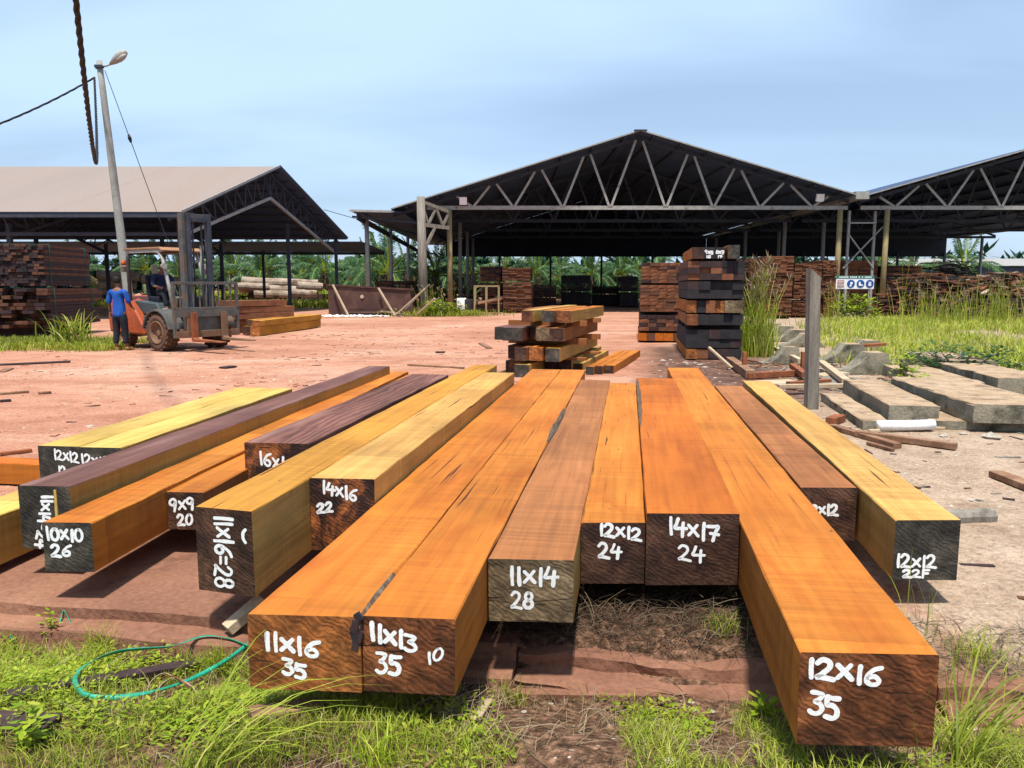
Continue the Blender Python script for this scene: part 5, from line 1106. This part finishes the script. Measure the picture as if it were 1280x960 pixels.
skin('hair', [[((0, -.035, 1.56), .075, .06), ((0, -.022, 1.62), .092, .085), ((0, -.005, 1.68), .095, .10), ((0, .008, 1.73), .07, .08)]], 'hair', man)
for s, y in ((-1, .05), (1, .10)): skin('boot', [[((s*.12, y-.10, .05), .045, .045), ((s*.128, y, .048), .05, .045), ((s*.138, y+.09, .04), .046, .036)]], 'shoe', man, sub=1)
for s in (-1, 1): skin('ear', [[((s*.074, .02, 1.60), .012, .02), ((s*.082, .012, 1.625), .010, .018)]], 'skin', man, sub=1)
# driver, seated, facing +x of the forklift
dr = skin('person', [
    [((0, 0, 1.42), .12, .10), ((.0, 0, 1.58), .12, .09), ((.03, 0, 1.76), .125, .09), ((.05, 0, 1.88), .11, .075), ((.07, 0, 1.95), .05, .05), ((.09, 0, 2.02), .05, .05), ((.105, 0, 2.09), .082, .07), ((.10, 0, 2.17), .074, .062)],
    [('@', 0), ((.08, -.11, 1.40), .085, .085), ((.46, -.14, 1.38), .06, .06), ((.55, -.14, 1.02), .042, .042), ((.66, -.14, .93), .04, .032)],
    [('@', 0), ((.08, .11, 1.40), .085, .085), ((.46, .14, 1.38), .06, .06), ((.55, .14, 1.02), .042, .042), ((.66, .14, .93), .04, .032)],
    [('@', 3), ((.05, -.19, 1.85), .06, .055), ((.12, -.27, 1.60), .044, .043), ((.36, -.22, 1.56), .033, .032)],
    [('@', 3), ((.05, .19, 1.85), .06, .055), ((.16, .26, 1.62), .044, .043), ((.46, .14, 1.66), .033, .032)]], 'skin')
c_, s_ = math.cos(FZ), math.sin(FZ); dr.location = (FO.x-1.15*c_, FO.y-1.15*s_, 0); dr.rotation_euler = (0, 0, FZ+R(-8)); tag(dr, 'person in navy shirt and cap sitting at the forklift controls', 'person')
for wr, d, sd_, ot in (((.36, -.22, 1.56), (1, .25, -.05), (0, .8, .5), (0, .3, -1)), ((.46, .14, 1.66), (1, -.1, -.1), (0, -.8, .5), (0, -.2, -1))):
    pl, ch = hand(wr, d, sd_, ot); h_ = skin('hand', [pl], 'skin', dr, sub=1)
    for f in ch: skin('finger', [f], 'skin', h_, sub=1)
skin('shirt', [[((0, 0, 1.38), .15, .125), ((.0, 0, 1.55), .14, .11), ((.03, 0, 1.74), .145, .108), ((.05, 0, 1.87), .128, .09), ((.065, 0, 1.935), .07, .065)],
    [('@', 3), ((.05, -.20, 1.85), .074, .07), ((.115, -.265, 1.63), .062, .06), ((.19, -.26, 1.59), .056, .055)], [('@', 3), ((.05, .20, 1.85), .074, .07), ((.155, .255, 1.65), .062, .06), ((.24, .23, 1.63), .056, .055)]], 'navy', dr)
skin('trousers', [[((0, 0, 1.44), .13, .11), ((.0, 0, 1.40), .13, .11)], [('@', 1), ((.1, -.11, 1.40), .10, .10), ((.46, -.14, 1.385), .075, .075), ((.55, -.14, 1.06), .058, .058)], [('@', 1), ((.1, .11, 1.40), .10, .10), ((.46, .14, 1.385), .075, .075), ((.55, .14, 1.06), .058, .058)]], 'trousers', dr)
skin('cap', [[((.085, 0, 2.14), .085, .078), ((.085, 0, 2.20), .080, .072), ((.085, 0, 2.225), .05, .045)]], 'hair', dr)
skin('cap_brim', [[((.14, 0, 2.145), .02, .06), ((.20, 0, 2.135), .012, .055), ((.25, 0, 2.12), .008, .04)]], 'hair', dr, sub=1)
skin('nose', [[((.175, 0, 2.085), .014, .014), ((.195, 0, 2.065), .016, .014)]], 'skin', dr, sub=1)

# ---------------------------------------------------------------- grass, weeds, litter
def gp(px, py, dz=0):
    z = 0.
    for _ in range(8): p = gr(px, py, z); z = gz(p.x, p.y)
    p.z = z+dz; return p
def tomesh(name, V, faces, mat):
    me = bpy.data.meshes.new(name); me.from_pydata(V.tolist(), [], faces); me.materials.append(mat); me.polygons.foreach_set('use_smooth', [True]*len(me.polygons)); return me
def blades_mesh(name, P, h, wd, mat, seed, lean=(.1, .7), segs=3, az=None):
    g = np.random.default_rng(seed); N = len(P); az = g.uniform(0, 6.283, N) if az is None else az
    ln = g.uniform(lean[0], lean[1], N); d = np.stack([np.cos(az), np.sin(az), 0*az], 1); tw = az+1.57+g.normal(0, .6, N); s = np.stack([np.cos(tw), np.sin(tw), 0*az], 1); rows = []
    for k in range(segs+1):
        t = k/segs; c = P+d*(ln*h*t**1.8)[:, None]; c[:, 2] += h*(t-.45*ln*t*t*t)
        if k == segs: rows.append(c[:, None, :])
        else:
            ww = (wd*(1-t)**.6*(.75+.5*min(1, t*2) if k else .8))[:, None]*s*.5; rows.append(np.stack([c-ww, c+ww], 1))
    V = np.concatenate(rows, 1).reshape(-1, 3); K = 2*segs+1; F = []
    base = np.arange(N)*K
    for k in range(segs-1):
        F += np.stack([base+2*k, base+2*k+1, base+2*k+3, base+2*k+2], 1).tolist()
    F += np.stack([base+2*segs-2, base+2*segs-1, base+2*segs], 1).tolist()
    return tomesh(name, V, F, mat)
def scatter(seed, N, box, dens=None, uv=True):
    g = random.Random(seed); out = []; k = 0
    while len(out) < N and k < N*12:
        k += 1; a, c = g.uniform(box[0], box[1]), g.uniform(box[2], box[3])
        x, y = (uv2w(a, c).x, uv2w(a, c).y) if uv else (a, c)
        if dens and g.random() > dens(x, y, a, c): continue
        out.append((x, y, gz(x, y)-.004))
    return np.array(out)
def stuff(name, me, label, cat='grass'): return tag(link(name, me), label, cat, None, 'stuff')
nz2 = lambda x, y, s, o=0: noise.noise((x*s, y*s, o))
def hvar(P, lo, hi, seed): return np.random.default_rng(seed).uniform(lo, hi, len(P))*np.array([.75+.5*(.5+.5*nz2(p[0], p[1], 3, 9)) for p in P])
# left foreground: short lush turf
P = scatter(1, 12000, (2.0, 3.16, -3.6, -1.28), lambda x, y, u, v: .15+.85*ss(-.15, .25, nz2(x, y, 3.2, 1)+.10))
stuff('foreground_grass', blades_mesh('foreground_grass', P, hvar(P, .035, .10, 2), np.full(len(P), .0034), MAT['grass'], 3, (.2, 1.1)), 'short green grass in the left foreground below the slab steps')
P = scatter(4, 7800, (1.9, 3.12, -1.35, .62), lambda x, y, u, v: ss(-.02, .35, nz2(x, y, 2.6, 4)+.12*(v < -.6)+.1*(u < 2.5)))
stuff('foreground_grass', blades_mesh('foreground_grass', P, hvar(P, .03, .10, 5), np.full(len(P), .0038), MAT['grass'], 6, (.2, 1.1)), 'sparse grass tufts on bare soil in the central foreground')
P = scatter(7, 4200, (1.9, 3.10, .60, 3.2), lambda x, y, u, v: .08+.9*ss(-.1, .35, nz2(x, y, 2.2, 6)))
stuff('foreground_grass', blades_mesh('foreground_grass', P, hvar(P, .05, .18, 8), np.full(len(P), .0045), MAT['grassy'], 9, (.3, 1.2)), 'longer yellowish grass in the right foreground')
P = scatter(15, 2600, (1.9, 3.14, -3.6, 3.0), lambda x, y, u, v: .2+.8*ss(-.2, .3, nz2(x, y, 2.8, 16)))
stuff('dead_grass', blades_mesh('dead_grass', P, hvar(P, .03, .13, 17), np.full(len(P), .003), MAT['straw'], 18, (.3, 1.4)), 'dead straw coloured blades mixed into the foreground grass')
# weeds with small round leaves
def weeds_mesh(name, P, mat, seed, leaf=(.012, .026), hh=(.02, .09), n=(6, 14)):
    g = random.Random(seed); V, F = [], []
    for p in P:
        p = Vector(p); k = g.randint(*n); H = g.uniform(*hh)
        for i in range(k):
            a = g.uniform(0, 6.28); r = g.uniform(.005, .05)*(H/.06); c = p+Vector((math.cos(a)*r, math.sin(a)*r, H*(.3+.7*i/k))); L = g.uniform(*leaf); d = Vector((math.cos(a), math.sin(a), g.uniform(-.25, .5))).normalized(); s = Vector((-d.y, d.x, 0)).normalized()*L*.42; b = len(V)
            for t, w_ in ((0, .25), (.35, 1), (.75, .8)): V += [tuple(c+d*L*t*2+s*w_), tuple(c+d*L*t*2-s*w_)]
            V.append(tuple(c+d*L*2)); F += [(b, b+1, b+3, b+2), (b+2, b+3, b+5, b+4), (b+4, b+5, b+6)]
    return tomesh(name, np.array(V), F, mat)
P = scatter(11, 950, (2.0, 3.12, -3.6, -1.3), lambda x, y, u, v: ss(-.2, .3, nz2(x, y, 2.4, 12)+.15))
stuff('leafy_weeds', weeds_mesh('leafy_weeds', P, MAT['lime'], 12, (.007, .016), (.015, .08)), 'lime green small leaved weeds in the left foreground', 'weeds')
P = scatter(13, 380, (1.9, 3.1, -1.3, 3.0), lambda x, y, u, v: ss(.0, .4, nz2(x, y, 2.4, 14)))
stuff('leafy_weeds', weeds_mesh('leafy_weeds', P, MAT['lime'], 14, (.007, .016), (.015, .08)), 'scattered small weeds in front of and between the beams', 'weeds')
# individual tufts one can pick out
def tuft(label, px, py, n, h, wd, mat, seed, spread=.05, lean=(.1, .9), name='grass_tuft', p=None, az=None, group='grass tufts'):
    p = p or gp(px, py); g = np.random.default_rng(seed); P = np.stack([g.normal(0, spread, n), g.normal(0, spread, n), np.full(n, -.01)], 1)
    a = None if az is None else g.normal(az, .5, n)
    o = link(name, blades_mesh(name, P, g.uniform(.45, 1.1, n)*h, np.full(n, wd), MAT[mat], seed+1, lean, 5, a), None, p); return tag(o, label, 'grass tuft', group)
tuft('bright tuft on the slab step left of the front beam', 130, 812, 130, .17, .0035, 'lime', 21, .045)
tuft('grass tuft beside the green strap at the front beam', 262, 838, 130, .16, .0035, 'lime', 22, .05)
tuft('grass tuft at the foot of the slab steps at far left', 22, 800, 60, .12, .004, 'lime', 23, .03)
tuft('green tuft on the soil under the 14X17 beam', 905, 790, 90, .13, .004, 'grass', 24, .04)
tuft('long blades sweeping across the bottom right corner', 1200, 968, 40, .55, .008, 'grass', 25, .05, (.6, 1.3), az=.35)
tuft('long arching blades below the front beams', 250, 975, 36, .50, .007, 'grassy', 26, .05, (.7, 1.4), az=.3)
tuft('dry arching stalks under the 12X12 24 beam', 745, 775, 16, .30, .003, 'straw', 27, .03, (.6, 1.4))
tuft('thin tall stalks in front of the 12X16 end face', 1150, 975, 14, .52, .004, 'grassy', 28, .06, (.05, .35))
tuft('tall stalks right of the 12X16 beam', 1205, 905, 22, .48, .004, 'grassy', 29, .07, (.05, .45))
tuft('bushy tuft on the slab edge right of the 12X16 beam', 1215, 858, 120, .17, .0035, 'grassy', 30, .06)
tuft('slender stalks beside the 22F beam', 1150, 800, 10, .42, .0035, 'grassy', 31, .05, (.05, .4))
tuft('small clump between the brown end and the orange beam', 640, 880, 60, .13, .004, 'grass', 32, .04)
tuft('tuft at the bottom edge left of centre', 470, 955, 90, .18, .004, 'lime', 33, .05)
tuft('tuft at the bottom edge right of centre', 800, 900, 60, .12, .0045, 'lime', 34, .04)
def sprig(label, p, H, n, seed, leaf=(.016, .03)):
    g = random.Random(seed); e = tag(empty('leafy_plant', p), label, 'plant'); mb = MB(); P = []
    for i in range(3):
        a = g.uniform(0, 6.28); r = g.uniform(.1, .3)*H; pts = [(math.cos(a)*r*t, math.sin(a)*r*t, H*t*(1-.15*i)) for t in (-.05, .3, .65, 1)]; mb.tube(pts, [.0022, .0018, .0014, .001], 5); P += [Vector(pts[1]).lerp(Vector(pts[3]), k/max(1, n-1))-Vector((0, 0, .02)) for k in range(n)]
    mb.build('stem', MAT['lime'], e)['kind'] = 'stuff'
    link('leaves', weeds_mesh('leaves', P, MAT['lime'], seed+1, leaf, (.015, .03), (2, 4)), e)['kind'] = 'stuff'; return e
sprig('small leafy plant left of the 12X16 beam', gp(958, 905), .13, 5, 35)
sprig('yellow green leafy plant at the lower left corner', gp(35, 935), .15, 6, 36)
sprig('upright leafy sprig before the slab at left', gp(70, 800), .17, 5, 37, (.012, .02))
sprig('small sprig with three bright leaves under the brown ended beam', gp(645, 800), .06, 2, 38, (.02, .03))
# straw and roots
def straw_mesh(name, P, L, r, mat, seed, flat=.25, segs=4):
    g = np.random.default_rng(seed); V, F = [], []
    for p in P:
        az = g.uniform(0, 6.28); l_ = g.uniform(*L); cu = g.normal(0, 1.2); el = abs(g.normal(0, flat)); q = Vector(p)+Vector((0, 0, .006)); b = len(V); w_ = r*g.uniform(.6, 1.3)
        for k in range(segs+1):
            s = Vector((-math.sin(az), math.cos(az), .4))*w_*(1-.5*k/segs); V += [tuple(q-s), tuple(q+s)]; q = q+Vector((math.cos(az), math.sin(az), math.sin(el)*(1-1.6*k/segs)))*l_/segs; az += cu/segs
        F += [(b+2*k, b+2*k+1, b+2*k+3, b+2*k+2) for k in range(segs)]
    return tomesh(name, np.array(V), F, mat)
P = scatter(41, 2200, (2.0, 3.15, -1.2, 2.6), lambda x, y, u, v: .2+.8*ss(-.1, .3, nz2(x, y, 2, 21)))
stuff('dry_straw', straw_mesh('dry_straw', P, (.05, .22), .0016, MAT['straw'], 42), 'dry straw and stalks littering the soil in the foreground', 'straw')
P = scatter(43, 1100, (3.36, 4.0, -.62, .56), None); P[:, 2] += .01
stuff('dry_straw', straw_mesh('dry_straw', P, (.06, .24), .0016, MAT['root'], 44, .5), 'dead roots and stalks on the bank with painted shade between the beams', 'straw')
P = scatter(45, 700, (3.3, 3.7, .98, 2.6), None)
stuff('dry_straw', straw_mesh('dry_straw', P, (.06, .24), .0016, MAT['root'], 46, .5), 'dead stalks on the slab edge at right', 'straw')
P = scatter(47, 500, (2.0, 3.15, -3.4, -1.3), None)
stuff('dry_straw', straw_mesh('dry_straw', P, (.04, .16), .0015, MAT['straw'], 48, .4), 'dry stalks among the left foreground grass', 'straw')
# stones
def stones_mesh(name, P, size, mats, seed, flat=.6):
    g = random.Random(seed); V, F, M_ = [], [], []
    for p in P:
        s = g.uniform(*size)*(1 if g.random() < .85 else 1.8); b = len(V); a0 = g.uniform(0, 6); m = g.randrange(len(mats))
        for k in range(5): a = a0+k*1.2566; r = s*g.uniform(.7, 1.2); V.append((p[0]+math.cos(a)*r, p[1]+math.sin(a)*r*.8, p[2]+s*flat*.25))
        V += [(p[0]+g.uniform(-.3, .3)*s, p[1], p[2]+s*flat*g.uniform(.7, 1.1)), (p[0], p[1], p[2]-s*.4)]
        for k in range(5): F += [(b+k, b+(k+1) % 5, b+5), (b+(k+1) % 5, b+k, b+6)]; M_ += [m, m]
    me = bpy.data.meshes.new(name); me.from_pydata(V, [], F)
    for m in mats: me.materials.append(MAT[m])
    me.polygons.foreach_set('material_index', M_); return me
P = scatter(51, 900, (2.0, 3.15, -1.2, 2.8), lambda x, y, u, v: .3+.7*ss(-.1, .3, nz2(x, y, 2, 31)))
stuff('gravel', stones_mesh('gravel', P, (.004, .012), ['stone', 'redstone', 'redstone'], 52), 'small pale and red stones on the foreground soil', 'gravel')
P = scatter(53, 4200, (3.6, 11, 1.66, 7.5), lambda x, y, u, v: .35+.65*ss(-.2, .3, nz2(x, y, 1.2, 33)))
stuff('gravel', stones_mesh('gravel', P, (.005, .016), ['stone', 'redstone', 'stone'], 54), 'loose gravel on the tan ground right of the beams', 'gravel')
P = scatter(55, 3000, (5, 22, -13, -2.2), lambda x, y, u, v: .15+.85*ss(.0, .45, nz2(x, y, .5, 35)))
stuff('gravel', stones_mesh('gravel', P, (.008, .028), ['redstone', 'redstone', 'stone'], 56, .5), 'stones and clods on the red yard', 'gravel')
P = scatter(57, 700, (11.5, 17, .4, 5.5), None)
stuff('gravel', stones_mesh('gravel', P, (.012, .05), ['stone', 'redstone', 'brownplank'], 58, .5), 'rubble between the low stack and the tall stack', 'gravel')
P = np.array([(S(445, 40.5)+random.gauss(0, .9), 39.9+random.gauss(0, .25), 0.) for _ in range(420)]); P[:, 2] = .02
stuff('gravel', stones_mesh('gravel', P, (.04, .10), ['paint', 'stone'], 59), 'white rubble spilled before the rusty bin', 'gravel')
# wood chips and splinters on the red yard
def chips_mesh(name, P, L, mats, seed):
    g = random.Random(seed); mb = MB()
    for p in P:
        a = g.gauss(0, .7); l_ = g.uniform(*L)*(1 if g.random() < .8 else 2.2); mb.box(Vector(p)+Vector((0, 0, .006)), (l_, g.uniform(.012, .04), g.uniform(.006, .016)), Matrix.Rotation(a, 3, 'Z') @ Matrix.Rotation(g.gauss(0, .06), 3, 'Y'), g.randrange(len(mats)))
    return mb.mesh(name, [MAT[m] for m in mats])
P = scatter(61, 420, (6, 30, -15, -1.8), lambda x, y, u, v: .1+.9*ss(.05, .4, nz2(x, y, .35, 41)))
stuff('wood_chips', chips_mesh('wood_chips', P, (.03, .13), ['darkplank', 'brownplank', 'redboard'], 62), 'dark splinters and chips scattered over the red yard', 'wood chips')
P = scatter(63, 260, (4, 16, 1.7, 6), lambda x, y, u, v: .2+.8*ss(-.1, .3, nz2(x, y, .7, 43)))
stuff('wood_chips', chips_mesh('wood_chips', P, (.025, .10), ['darkplank', 'brownplank', 'oldwood'], 64), 'wood splinters on the tan ground at right', 'wood chips')
P = scatter(65, 130, (10.6, 17, 2.3, 5.2), lambda x, y, u, v: .3+.7*ss(-.1, .3, nz2(x, y, .7, 45)))
P[:, 2] += np.random.default_rng(2).uniform(0, .05, len(P))
stuff('scrap_wood', chips_mesh('scrap_wood', P, (.15, .55), ['darkplank', 'brownplank', 'oldwood', 'paleboard', 'redboard'], 66), 'litter of small scrap boards around the leaning post', 'scrap wood')
for i, (x0, y0, x1, y1, wd) in enumerate(((0, 494, 35, 491, .10), (0, 503, 14, 502, .08), (48, 493, 64, 492, .10), (0, 457, 88, 453, .18), (2, 466, 12, 462, .15), (545, 441, 556, 441, .12), (601, 430, 612, 436, .14), (278, 461, 292, 459, .2), (510, 457, 580, 461, .06), (0, 570, 40, 565, .05))):
    board('dark splintered board lying on the red yard, %s' % ('long one at the left edge', 'short one at the left edge', 'small one right of the long one', 'along the edge of the grass verge', 'below the grass verge at left', 'small one in mid yard', 'slanted one left of the low stack', 'lumpy one right of the verge', 'thin lath behind the chocolate beam', 'thin red strip left of the pale pair')[i], gp(x0, y0), gp(x1, y1), wd, .03, ('oldflat', 'darkplank')[i % 2] if i != 9 else 'redboard', group='splintered boards on the yard', lift=.02)
# foreground scraps
board('half buried dark plank in the grass left of the front beam', gp(10, 880), gp(245, 838), .07, .05, 'darkplank', group='scraps in the foreground', lift=.02)
board('dark plank end at the lower left edge', gp(-20, 910), gp(68, 915), .09, .05, 'darkplank', group='scraps in the foreground', lift=.02)
board('broken dark wood chunk below the front beams', gp(312, 905), gp(400, 893), .08, .05, 'oldflat', group='scraps in the foreground', lift=.025)
board('thin dry stick lying in the lower centre', gp(530, 965), gp(580, 925), .018, .015, 'oldflat', group='scraps in the foreground', lift=.015)
board('pale wood splinter under the front beams', gp(596, 905), gp(612, 880), .03, .014, 'paleboard', group='scraps in the foreground', lift=.02)
board('tan offcut wedge leaning beside the front beam', gp(285, 812), gp(330, 800), .07, .05, 'paleboard', group='scraps in the foreground', lift=.10)
board('broken red slab shard lying before the steps in the centre', gp(640, 868), gp(960, 872), .05, .035, 'slab', group='scraps in the foreground', lift=.0, name='slab_shard', cat='slab shard')
for i, (px, py, s) in enumerate(((836, 953, .026), (868, 888, .016), (890, 890, .014), (1215, 912, .03), (655, 890, .014), (1180, 546, .05), (1240, 548, .06), (1205, 543, .05), (560, 915, .018), (915, 905, .012))):
    me = stones_mesh('stone', [(0, 0, 0)], (s, s*1.01), ['stone'], 70+i, .8); o = link('stone', me, None, gp(px, py)); tag(o, 'pale stone, %s' % ('at the bottom edge right of centre', 'flat one beside the soil tuft', 'small one right of the flat stone', 'round one right of the 12X16 end', 'small one below the brown ended beam', 'left of two by the dark concrete block', 'right of two by the dark concrete block', 'third one by the dark concrete block', 'lying below the front beams', 'tiny one left of the 12X16 beam')[i], 'stone', 'loose stones')
# green packing strap in the grass
def ribbon(label, pts, wd, name='packing_strap', mat='strap', tilt=.6):
    P3 = [gp(x, y, z) for x, y, z in pts]; Q = smooth_pts([tuple(p) for p in P3], 7); V, F = [], []
    for i, p in enumerate(Q):
        t = Q[min(i+1, len(Q)-1)]-Q[max(i-1, 0)]; t = Vector(t).normalized(); s = t.cross(Vector((0, 0, 1))).normalized()*math.cos(tilt+.5*math.sin(i*.25))+Vector((0, 0, 1))*math.sin(tilt+.5*math.sin(i*.25)); p = Vector(p); n_ = t.cross(s)*.0012
        V += [tuple(p-s*wd/2-n_), tuple(p+s*wd/2-n_), tuple(p+s*wd/2+n_), tuple(p-s*wd/2+n_)]
    for i in range(len(Q)-1):
        for k in range(4): F.append((i*4+k, i*4+(k+1) % 4, i*4+4+(k+1) % 4, i*4+4+k))
    return tag(link(name, tomesh(name, np.array(V), F, MAT[mat])), label, 'strap', 'green plastic packing straps')
ribbon('looped green plastic strap in the grass left of the front beam', [(316, 818, .07), (285, 840, .06), (240, 862, .05), (190, 878, .045), (140, 884, .04), (106, 880, .04), (95, 864, .06), (115, 848, .075), (155, 834, .08), (215, 828, .08), (255, 815, .08), (285, 818, .08), (316, 828, .07)], .019)
ribbon('short end of green strap at the far left edge', [(-6, 795, .04), (8, 800, .05), (18, 808, .03)], .014)
ribbon('small bent piece of green strap before the slab steps', [(72, 798, .04), (82, 793, .06), (96, 803, .03)], .014)
for k, (dx, c_) in enumerate(((0, 'upper'), (6, 'middle'), (12, 'lower'))):
    ribbon('%s pale plastic band of the small coil inside the green loop' % c_, [(182+dx, 880+dx*.3, .02), (190+dx, 866+dx*.4, .05), (208+dx, 858+dx*.5, .06), (228+dx, 866+dx*.5, .05), (248, 874+dx*.4, .03)], .007, 'plastic_band', 'paleboard' if k != 1 else 'redboard', .9)['group'] = 'plastic bands in the coil'

# ---------------------------------------------------------------- verge and field grass further off
P = scatter(81, 9000, (-17.5, -9.6, 18.6, 22.2), lambda x, y, a, c: ss(-.25, .2, nz2(x, y, .6, 51)+.25-.5*ss(-11.5, -9.4, x))*ss(18.5, 19.3, y+.3*nz2(x, y, .7, 3)), False)
stuff('verge_grass', blades_mesh('verge_grass', P, hvar(P, .10, .32, 82), np.full(len(P), .022), MAT['grass'], 83, (.2, .9)), 'grass verge in front of the plank bundles at left')
tuft('tall leafy reed clump between plank bundles and the standing man', 0, 0, 70, 1.15, .05, 'grass', 84, .28, (.2, .9), 'reed_clump', Vector((-11.6, 20.3, 0)), group='reed clumps')
tuft('dry reed clump at the left edge of the verge', 0, 0, 60, .8, .03, 'straw', 86, .3, (.1, .5), 'reed_clump', Vector((-14.9, 20.3, 0)), group='reed clumps')
P = scatter(87, 30000, (6.3, 27, 15.2, 37), lambda x, y, a, c: ss(-.15, .2, nz2(x, y, .35, 53)+.32)*ss(.36, .44, x/y+.03*nz2(x, y, .5, 8))*(1 if y > 17 or x > 8.2 else .3), False)
stuff('field_grass', blades_mesh('field_grass', P, hvar(P, .14, .42, 88), np.full(len(P), .026), MAT['grassy'], 89, (.15, .8)), 'rough yellow green grass between concrete pieces and sheds')
P = scatter(90, 9000, (7.5, 16, 11.6, 17), lambda x, y, a, c: ss(-.1, .25, nz2(x, y, .6, 55)+.1)*ss(.50, .60, x/y), False)
stuff('field_grass', blades_mesh('field_grass', P, hvar(P, .10, .32, 91), np.full(len(P), .016), MAT['lime'], 92, (.2, .9)), 'bright green grass behind the concrete blocks at right')
def reeds(label, loc, n, h, seed, spread=.25, heads=True):
    g = random.Random(seed); e = tag(empty('reed_clump', loc), label, 'reeds', 'reed clumps'); st, hdm = MB(), MB(); rows_ = []
    for i in range(n):
        x, y = g.gauss(0, spread), g.gauss(0, spread); H = h*g.uniform(.6, 1.1); a = g.uniform(0, 6.28); l_ = g.uniform(.05, .3)*H; pts = [(x+math.cos(a)*l_*t*t, y+math.sin(a)*l_*t*t, H*t) for t in (0, .35, .7, 1)]
        st.tube(pts, [.012, .010, .008, .004], 4)
        if heads and g.random() < .7:
            q = Vector(pts[-1]); d = (q-Vector(pts[-2])).normalized()
            for k in range(7): v_ = (d+Vector((g.gauss(0, .45), g.gauss(0, .45), g.gauss(0, .3)-.1))).normalized()*g.uniform(.10, .28)*min(1, h); s = v_.cross(Vector((0, 1, 0))).normalized()*.012; b0 = q-d*.02*k; hdm.add([b0-s, b0+v_*.6+s, b0+v_], [(0, 1, 2)])
    st.build('stem', MAT['grassy'], e, recalc=False)['kind'] = 'stuff'
    if hdm.v: hdm.build('seed_head', MAT['straw'], e, recalc=False)['kind'] = 'stuff'
    n2 = n*6; gg = np.random.default_rng(seed); n2 = n2 if spread < .3 else n*2; P = np.stack([gg.normal(0, spread*1.1, n2), gg.normal(0, spread*1.1, n2), np.zeros(n2)], 1)
    link('leaves', blades_mesh('leaves', P, gg.uniform(.4, .95, n2)*h*.8, np.full(n2, .018), MAT['grassy'], seed+1, (.05, .5), 4), e)['kind'] = 'stuff'
    return e
reeds('tall yellow reeds with pale heads beside the tall dark stack', Vector((5.55, 17.6, 0)), 60, 2.0, 101, .22)
reeds('thin reeds right of the warning sign', Vector((S(1135, 34), 34, 0)), 12, 2.6, 102, .5)
for i, (px, Y, h) in enumerate(((1150, 31, 1.5), (1178, 32, 1.7), (1205, 31, 1.6), (1228, 33, 1.8), (1252, 32, 1.9), (1274, 31, 1.9))):
    reeds('reed clump before the offcut heaps, %s' % ON[i], Vector((S(px, Y), Y, 0)), 22, h, 110+i, .5)
reeds('weedy clump with pale stalks left of the warning sign', Vector((S(1040, 36), 36, 0)), 20, 1.6, 120, .35)
def bush(label, loc, r, h, n, mat, seed, leaf=(.06, .14)):
    g = random.Random(seed); e = tag(empty('bush', loc), label, 'bush'); P = []
    for i in range(n): a = g.uniform(0, 6.28); q = r*math.sqrt(g.random()); P.append((math.cos(a)*q, math.sin(a)*q, h*g.random()*(1-.5*(q/r)**2)))
    link('leaves', weeds_mesh('leaves', P, MAT[mat], seed+1, leaf, (.05, .3), (5, 9)), e)['kind'] = 'stuff'
    mb = MB()
    for i in range(9): a = g.uniform(0, 6.28); mb.tube([(0, 0, -.05), (math.cos(a)*r*.3, math.sin(a)*r*.3, h*.45), (math.cos(a)*r*.6, math.sin(a)*r*.6, h*.85)], [.03, .02, .01], 5)
    mb.build('stem', MAT['oldwood'], e)['kind'] = 'stuff'; return e
bush('bright green bush below the warning sign', Vector((S(1068, 36), 36, 0)), 1.0, 1.1, 130, 'lime', 131, (.07, .15))
bush('weedy green bush at the foot of the gantry post', Vector((S(548, 41), 41, 0)), .9, .8, 90, 'lime', 133, (.07, .14))
bush('smaller weeds right of the gantry post', Vector((S(570, 42), 41.6, 0)), .7, .6, 60, 'grass', 135, (.07, .14))
bush('low leafy creeper beside the tall pale concrete block', gp(1140, 497), .30, .22, 45, 'lime', 137, (.03, .05))
bush('leafy sprig above the creeper by the concrete', gp(1128, 478), .15, .45, 26, 'lime', 139, (.035, .06))
bush('dark tangled creeper mound behind the concrete blocks', gp(1200, 470), .9, .5, 120, 'dark', 141, (.04, .08))
reeds('dry grass stalks around the gantry post', Vector((S(540, 41.5), 41.5, 0)), 26, 1.5, 143, .5)
P = np.array([(S(558, 42)+random.gauss(0, 1.3), 41+random.gauss(0, .6), 0) for _ in range(1500)])
stuff('verge_grass', blades_mesh('verge_grass', P, hvar(P, .2, .5, 145), np.full(len(P), .03), MAT['grass'], 146, (.2, .8)), 'green weeds along the foot of the gantry and shed edge')
P = np.array([(random.uniform(-34, -12), 58+random.gauss(0, 1.6), 0) for _ in range(5000)])
stuff('verge_grass', blades_mesh('verge_grass', P, hvar(P, .3, .9, 147), np.full(len(P), .06), MAT['grass'], 148, (.2, .8)), 'green grass strip before the log piles')
